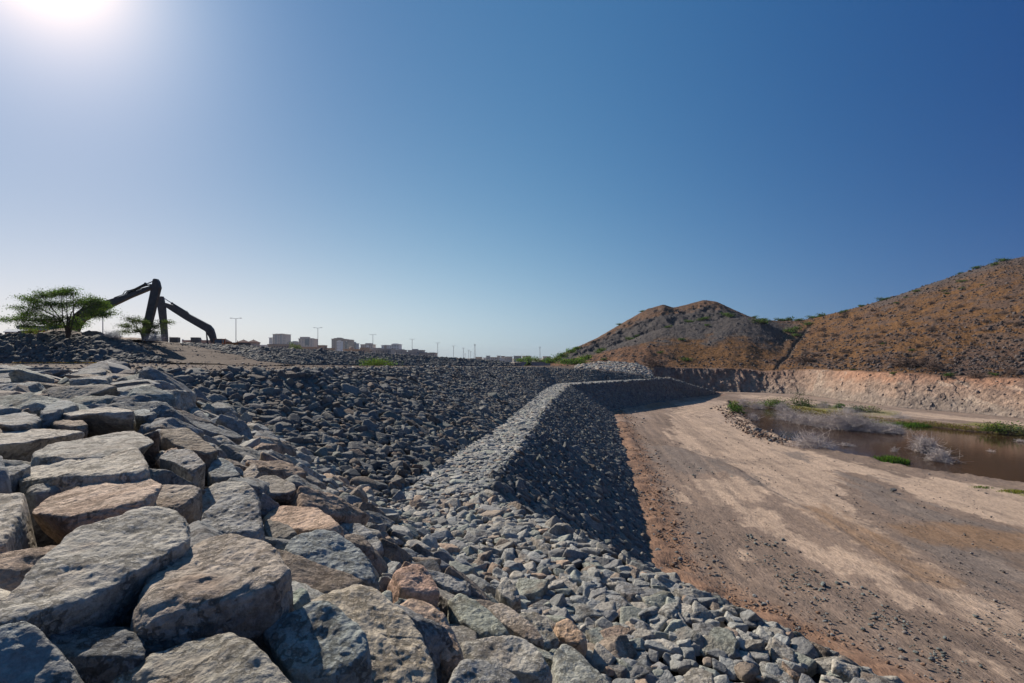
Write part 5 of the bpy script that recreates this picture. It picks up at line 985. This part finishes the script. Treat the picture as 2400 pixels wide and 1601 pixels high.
# ------------------------------------------------------------------ lamps and masts
def lamp(u, vtop, label, h_=8.0, arm=.9, first=None, leanpx=0):
    Yd = h_ * FPX / (HV - vtop); T_ = at(u, vtop, Yd); B = T_.copy(); B[2] = -8; root = empty('street_lamp', B); tag(root, label, 'street lamp', 'double armed street lamps')
    f = max(1.0, Yd / 140)
    V, F = tube([B, T_], [.11, .055 * f], 8); obj('pole', V, F, M['pole'], root)
    for s in (-1, 1):
        e = T_ + [s * arm, 0, .12]; V, F = tube([T_ + [0, 0, -.05], T_ + [s * arm * .5, 0, .08], e], [.04 * f, .035 * f, .03 * f], 6); a_ = obj('lamp_arm', V, F, M['pole'], root)
        V, F = box(e[0] - .28 if s < 0 else e[0] - .1, e[0] + .1 if s < 0 else e[0] + .28, e[1] - .12, e[1] + .12, e[2] - .06, e[2] + .04); h2 = obj('lamp_head', V, F, M['pole'], None); h2.data.transform(__import__('mathutils').Matrix.Translation(-root.location)); h2.parent = a_
LP = [(241, 722, 'tall lamp post half hidden behind the acacia tree'), (553, 747, 'lamp post rising behind the two red roofed houses'), (745, 769, 'lamp post between the dark fronted tower and the wide brown one'), (874, 784.6, 'lamp post beside the stepped beige building'), (966, 795.5, 'lamp post in front of the low grey block building'),
      (1026, 804, 'lamp post just past the last grey building'), (1063, 811, 'lamp post between the grey buildings and the lattice mast, first one'), (1086, 816, 'lamp post nearest left of the lattice mast group'), (1098.5, 821, 'small far lamp post left of the mast'), (1103, 824, 'smallest far lamp post beside the mast'), (1090, 829, 'faint tiny lamp post far behind')]
for u, v, lb in LP: lamp(u, v, lb, arm=.9 if v < 800 else 1.1)
def mast(u, vtop, Yd, w_, label):
    T_ = at(u, vtop, Yd); z0, z1 = -8.0, T_[2]; root = empty('lattice_mast', (T_[0], Yd, z0)); tag(root, label, 'mast', 'lattice masts'); parts = []
    for sx in (-1, 1):
        for sy in (-1, 1): parts.append(tube([(T_[0] + sx * w_, Yd + sy * w_, z0), (T_[0] + sx * w_ * .35, Yd + sy * w_ * .35, z1)], [.16, .13], 4))
    V, F = join(parts); obj('mast_legs', V, F, M['pole'], root); parts = []; n = 16
    for k in range(n):
        t0, t1 = k / n, (k + 1) / n; wa, wb = w_ * (1 - .65 * t0), w_ * (1 - .65 * t1); za, zb = z0 + (z1 - z0) * t0, z0 + (z1 - z0) * t1; s = 1 if k % 2 else -1
        parts.append(tube([(T_[0] - s * wa, Yd - wa, za), (T_[0] + s * wb, Yd - wb, zb)], [.08, .08], 3)); parts.append(tube([(T_[0] - wb, Yd - wb, zb), (T_[0] + wb, Yd - wb, zb)], [.07, .07], 3))
    V, F = join(parts); obj('bracing', V, F, M['pole'], root)
    V, F = join([box(T_[0] - w_ * .8, T_[0] + w_ * .8, Yd - w_ * .8, Yd + w_ * .8, z1 - .5, z1 - .3)] + [box(T_[0] + s * w_ * .6 - .2, T_[0] + s * w_ * .6 + .2, Yd - w_ * .6, Yd - w_ * .3, z1 - .3, z1 + 1.6) for s in (-1, 0, 1)]); obj('antenna', V, F, M['pole'], root)
mast(1113, 809, 700, 1.4, 'lattice mast standing tall left of the white houses'); mast(1265.5, 815, 800, 1.0, 'thin lattice mast above the green bushes near the hill'); mast(734, 796, 1100, .8, 'thin mast beside the dark fronted tower')

# ------------------------------------------------------------------ the town
def building(label, u0, u1, vt, Yd, wall, depth=None, floors=0, cols=0, wmat='glass', roof=None, name='building', extras=(), vbase=None, par=True, wfrac=(.5, .45)):
    k = Yd / FPX; x0, x1 = (u0 - CX) * k, (u1 - CX) * k; zt = (HV - vt) * k; d = depth or (x1 - x0) * .8; root = empty(name, ((x0 + x1) / 2, Yd, -8)); tag(root, label, 'building')
    V, F = box(x0, x1, Yd, Yd + d, -8, zt); w_ = obj('wall', V, F, M[wall], root)
    e = max(.004 * Yd * .25, .05)
    if par:
        t = min(.5, (zt + 8) * .05); V, F = join([box(x0 - e, x1 + e, Yd - e, Yd + .4, zt - t * .2, zt + t), box(x0 - e, x1 + e, Yd + d - .4, Yd + d + e, zt - t * .2, zt + t), box(x0 - e, x0 + .4, Yd + .402, Yd + d - .402, zt - t * .2, zt + t), box(x1 - .4, x1 + e, Yd + .402, Yd + d - .402, zt - t * .2, zt + t)]); obj('parapet', V, F, M[wall], root)
    if floors:
        zb = -8 if vbase is None else (HV - vbase) * k; fh = (zt - zb) / (floors + .4); cw = (x1 - x0) / cols
        for i in range(floors):
            for j in range(cols):
                cx_ = x0 + (j + .5) * cw; cz = zb + (i + .6) * fh; V, F = box(cx_ - cw * wfrac[0] / 2, cx_ + cw * wfrac[0] / 2, Yd - .10, Yd + .05, cz - fh * wfrac[1] / 2, cz + fh * wfrac[1] / 2); obj('window', V, F, M[wmat], root)
    for (nm, a0, a1, t0, t1, dy, mt) in extras:      # px boxes proud of or above the body
        V, F = box((a0 - CX) * k, (a1 - CX) * k, Yd - dy, Yd + d * .5, (HV - t1) * k, (HV - t0) * k); obj(nm, V, F, M[mt], root)
    return root, x0, x1, zt, k, d
B = building
B('narrow pale apartment block joined to the left of the tall pale tower', 630.6, 638.6, 791.5, 1300, 'white', floors=7, cols=3, vbase=815, depth=25)
B('tall pale apartment tower with vertical grey bands, leftmost of the towers', 639.2, 669.6, 783.5, 1280, 'beige', floors=8, cols=8, vbase=815, depth=30, wfrac=(.4, .5), extras=[('facade_band', 645, 649, 785, 815, .3, 'grey'), ('facade_band', 657, 661, 784, 815, .3, 'grey'), ('rooftop_room', 644, 650, 782, 783.4, -2, 'beige'), ('rooftop_room', 654, 661, 781.8, 783.4, -2, 'beige')])
B('wide low brown villa with a flat hipped roof in front of the pale tower', 628, 684, 808, 420, 'brownwall', depth=18, floors=1, cols=9, vbase=817, extras=[('eave', 626.5, 685.5, 806.8, 808, .6, 'brownwall'), ('rooftop_room', 634, 640, 805.8, 806.8, -2, 'brownwall')])
B('low bluish grey building left of the dark fronted tower', 672, 708, 802, 1200, 'grey', depth=20, floors=3, cols=8, vbase=815, extras=[('rooftop_room', 675, 682, 800.6, 802, -2, 'grey'), ('rooftop_room', 684, 694, 799.5, 802, -3, 'grey'), ('facade_band', 700, 707.6, 803, 812, .4, 'bluegrey')])
B('beige tower with a tall dark glass panel and arched top', 699.7, 732.8, 794, 1150, 'beige', depth=30, floors=6, cols=5, vbase=816, wfrac=(.35, .4), extras=[('upper_storey', 703, 721, 789.5, 794, .2, 'beige'), ('glass_panel', 714.5, 725, 793.6, 809.5, .5, 'glass'), ('arch_frame', 717, 722, 791.8, 794, .55, 'beige'), ('rooftop_room', 727, 731, 792.6, 794, -2, 'beige')])
B('flat tan villa wall under the dark fronted tower', 706, 744, 814.5, 380, 'tan', depth=14, floors=1, cols=6, vbase=822, extras=[('upper_storey', 744.2, 759, 810.6, 823, .1, 'tan'), ('eave', 743.6, 759.6, 809, 810.6, .4, 'tan')])
B('low tan annex at the right end of the tan villa', 759.5, 773.5, 817.2, 382, 'tan', depth=10, floors=1, cols=3, vbase=823, extras=[('eave', 761, 771, 815.8, 817.2, .2, 'brownwall')])
B('wide brown apartment tower with stepped top', 777, 806, 794.5, 1150, 'brownwall', depth=32, floors=7, cols=6, vbase=824, wfrac=(.45, .35), extras=[('upper_storey', 782, 800, 792.3, 794.5, .2, 'brownwall'), ('rooftop_room', 789, 797, 791.2, 792.3, -1, 'brownwall')])
B('slim white block with gabled top in front of the wide brown tower', 789.3, 799, 799.8, 1100, 'white', depth=14, floors=7, cols=3, vbase=826, wfrac=(.4, .4), extras=[('gable', 792.5, 796, 797.8, 799.8, .2, 'white')])
B('beige tower with a dark glass strip right of the wide brown one', 806.2, 821.5, 796.4, 1140, 'brownwall', depth=26, floors=6, cols=4, vbase=822, extras=[('glass_panel', 809, 816.5, 799.5, 817, .5, 'glass'), ('arch_frame', 811, 814, 798, 801, .55, 'beige')])
B('dark blue grey block at the right of the tower group', 822, 834.8, 805, 1180, 'bluegrey', depth=22, floors=4, cols=4, vbase=822, extras=[('upper_storey', 823.5, 831.5, 801.3, 805, .2, 'bluegrey')])
_, x0, x1, zt, k, d = B('orange tan villa with a small dome', 804, 843, 819.6, 420, 'tan', depth=16, floors=1, cols=7, vbase=827)
root = _; V_, F_ = ico(3); Cd = at(824, 818.5, 426); obj('dome', V_ * [2.1, 2.1, 2.1] + Cd, F_, M['tan'], root, smooth=True); V, F = box(Cd[0] - 2.2, Cd[0] + 2.2, Cd[1] - 2.2, Cd[1] + 2.2, zt - .2, Cd[2]); obj('dome_base', V, F, M['tan'], root)
B('orange cube shaped villa wing beside the domed villa', 843.4, 856, 816.2, 418, 'tan', depth=12, floors=1, cols=2, vbase=828)
B('stepped beige building with a white panel', 845, 873, 807.5, 1000, 'beige', depth=24, floors=4, cols=6, vbase=826, extras=[('upper_storey', 856, 870, 804.4, 807.5, .2, 'beige'), ('facade_panel', 859, 865, 809.5, 813.5, .5, 'white')])
B('low pale villa with arched openings right of the orange wing', 856.5, 873, 820, 440, 'beige', depth=12, floors=1, cols=5, vbase=828, wfrac=(.6, .7))
B('long unfinished grey concrete building with open bays', 873.5, 916, 818.2, 460, 'grey', depth=16, floors=1, cols=11, vbase=829, wfrac=(.62, .75), extras=[('roof_slab', 874, 890, 815.3, 816.8, .4, 'grey'), ('column', 876, 877, 816.8, 818.2, .2, 'grey'), ('column', 886, 887, 816.8, 818.2, .2, 'grey')])
B('pale grey office block with a brown stair tower', 894, 917, 809.4, 1000, 'white', depth=22, floors=4, cols=6, vbase=822, extras=[('stair_tower', 900.5, 906, 808.4, 822, .3, 'brownwall')])
B('white office block with long window bands and cut corners', 917.4, 935, 807, 1000, 'white', depth=26, floors=4, cols=3, vbase=822, wfrac=(.8, .4), extras=[('upper_storey', 920, 931, 805.2, 807, -.5, 'white')])
B('dark grey low building behind the unfinished one', 916.4, 947, 821, 520, 'grey', depth=14, floors=1, cols=8, vbase=829, extras=[('roof_slab', 934, 945, 818.6, 820, .3, 'grey'), ('rooftop_room', 936, 942, 820, 821, -1, 'grey')])
B('long grey windowless hall', 944, 977, 825.6, 430, 'grey', depth=14, floors=1, cols=10, vbase=832, wfrac=(.3, .5))
B('two storey grey block building behind the long hall', 956, 990, 821.4, 620, 'grey', depth=18, floors=2, cols=7, vbase=834, extras=[('upper_storey', 966.5, 977.5, 818, 821.4, .2, 'grey')])
B('pale low building at the right end of the grey row', 977.3, 1018.5, 828, 440, 'beige', depth=16, floors=1, cols=8, vbase=836, extras=[('upper_storey', 983, 998, 825.4, 828, -.4, 'grey'), ('parapet_wall', 1006, 1018, 826.2, 828, -.2, 'beige')])
G2 = 900
for (u0, u1, v, wl, fl, cl_, lb) in ((1114, 1129, 837.2, 'tan', 1, 4, 'low tan house right of the lattice mast'), (1133, 1149, 838.2, 'white', 1, 4, 'low white house left in the distant row'), (1149.3, 1168, 837.6, 'beige', 2, 4, 'beige distant house in the row'), (1139.5, 1148, 834.2, 'grey', 1, 2, 'small grey upper block behind the low white house'),
        (1165, 1172.5, 834.2, 'grey', 2, 2, 'grey block between the beige and the red trimmed house'), (1170, 1183, 838.2, 'white', 2, 4, 'white house under the red roofed room'), (1174.5, 1182.5, 835.2, 'redroof', 1, 2, 'small red house wall above the white one'), (1183.4, 1201, 836.2, 'beige', 2, 5, 'pale distant house right of the red one'),
        (1204, 1222, 834.6, 'grey', 2, 5, 'grey and white distant house near the bushes'), (1224.5, 1245, 834.8, 'beige', 2, 6, 'last pale house before the bushes'), (1273, 1290, 835.6, 'beige', 1, 4, 'pale house peeping between bushes and hill'), (602.5, 627, 809.5, 'white', 1, 6, 'very low pale building left of the brown villa')):
    B(lb, u0, u1, v, G2 + (u0 % 7) * 12 if u0 > 1000 else 500, wl, depth=14, floors=fl, cols=cl_, vbase=846 if u0 > 1000 else 816, name='distant_house')
def hip(label, u0, u1, vap, veave, Yd, wall='beige', name='house'):
    k = Yd / FPX; x0, x1 = (u0 - CX) * k, (u1 - CX) * k; ze, za = (HV - veave) * k, (HV - vap) * k; w_ = x1 - x0; root = empty(name, ((x0 + x1) / 2, Yd, -8)); tag(root, label, 'house', 'red roofed houses'); i = w_ * .06
    V, F = box(x0 + i, x1 - i, Yd + i, Yd + w_ - i, -8, ze + .02); obj('wall', V, F, M[wall], root)
    ax = (x0 + x1) / 2; V = [(x0, Yd, ze), (x1, Yd, ze), (x1, Yd + w_, ze), (x0, Yd + w_, ze), (ax, Yd + w_ / 2, za), (x0, Yd, ze - .25), (x1, Yd, ze - .25), (x1, Yd + w_, ze - .25), (x0, Yd + w_, ze - .25)]
    rf = obj('roof', V, [(0, 1, 4), (1, 2, 4), (2, 3, 4), (3, 0, 4), (0, 5, 6, 1), (1, 6, 7, 2), (2, 7, 8, 3), (3, 8, 5, 0), (8, 7, 6, 5)], M['redroof'], root)
    V, F = tube([(ax, Yd + w_ / 2, za - .1), (ax, Yd + w_ / 2, za + .5 * k * 3)], [.08, .04], 5); f_ = obj('finial', V, F, M['redroof'], None); f_.data.transform(__import__('mathutils').Matrix.Translation(-root.location)); f_.parent = rf
    for j in range(2):
        cx_ = x0 + w_ * (.32 + .36 * j); V, F = box(cx_ - w_ * .06, cx_ + w_ * .06, Yd + i - .05, Yd + i + .05, ze - 2.2, ze - .9); obj('window', V, F, M['glass'], root)
hip('red pyramid roofed house next to the second excavator', 513, 533, 793.6, 801, 190); hip('red pyramid roofed house left of the last one', 553, 576.5, 795.5, 802.3, 190); hip('red pyramid roofed house at the end of the row', 577, 600, 795.7, 802.5, 188)
_, x0, x1, zt, k, d = B('long pink walled building with white roof turrets', 429, 497, 799.5, 260, 'pink', depth=14, floors=1, cols=12, vbase=808, wfrac=(.25, .4))
for u in (428.5, 471.6):
    P0 = at(u, 799.5, 262); V, F = join([tube([P0 + [0, 0, -1.5], P0 + [0, 0, .45]], [.5, .5], 8)]); obj('turret', V, F, M['white'], _); V_, F_ = ico(2); obj('turret_dome', V_ * .5 + (P0 + [0, 0, .5]), F_, M['white'], _, smooth=True)
_, x0, x1, zt, k, d = B('tan building with a grey sloping roof behind the first bank, far left', 11, 57, 778, 75, 'tan', depth=6, floors=0, cols=0, par=False)
a0, a1 = at(7, 777.5, 74.6), at(58.5, 777.5, 74.6); t0 = at(16, 771.6, 77); t1 = at(57, 771.6, 77); obj('roof', [tuple(a0), tuple(a1), tuple(t1), tuple(t0), tuple(a0 + [0, 6.5, 0]), tuple(a1 + [0, 6.5, 0]), tuple(a0 + [0, 0, -.1]), tuple(a1 + [0, 0, -.1])], [(0, 1, 2, 3), (3, 2, 5, 4), (0, 3, 4), (1, 5, 2), (0, 6, 7, 1), (0, 4, 5, 1)], M['bluegrey'], _)
B('grey upper building seen behind the acacia foliage', 40, 92, 768.5, 110, 'grey', depth=8, floors=1, cols=8, vbase=780)
# low wall by the bushes, trees of the town
k = 140 / FPX; V, F = join([box((1214 - CX) * k, (1290 - CX) * k, 140, 140.3, -8, -(849 - HV) * k), box((1213.6 - CX) * k, (1290.4 - CX) * k, 139.9, 140.4, -(849 - HV) * k, -(848.4 - HV) * k)]); o = obj('boundary_wall', V, F, M['grey'], loc=((1250 - CX) * k, 140, -8)); tag(o, 'long low grey wall in front of the green bushes at the end of the bank', 'wall')
for i, (u, v, w_, h_, Yd, lb) in enumerate([(690, 817, 7, 5.0, 300, 'round green tree in front of the low bluish building, left one'), (701, 818, 6, 3.6, 300, 'round green tree in front of the low bluish building, right one')]):
    leafbush('town_tree', at(u, v + 4, Yd), w_, h_, 700, .28, lb, 'tree', 'trees by the town villas', seed=200 + i)
B('low retaining wall end of dark stacked blocks', 1206, 1222, 849.5, 112, 'brownwall', depth=3, floors=0, par=False)

# ------------------------------------------------------------------ the hazy air
V, F = box(-2700, 2700, -400, 5400, -10.5, 60); m = bpy.data.materials.new('haze'); m.use_nodes = True; N, L = m.node_tree.nodes, m.node_tree.links; N.remove(N['Principled BSDF'])
pv = N.new('ShaderNodeVolumePrincipled'); pv.inputs['Color'].default_value = (.80, .86, .92, 1); pv.inputs['Density'].default_value = .00012; pv.inputs['Anisotropy'].default_value = .0
L.new(pv.outputs[0], N['Material Output'].inputs['Volume']); hz = obj('haze', V, F, m); tag(hz, 'thin pale haze in the air over the whole place', 'haze', kind='stuff')
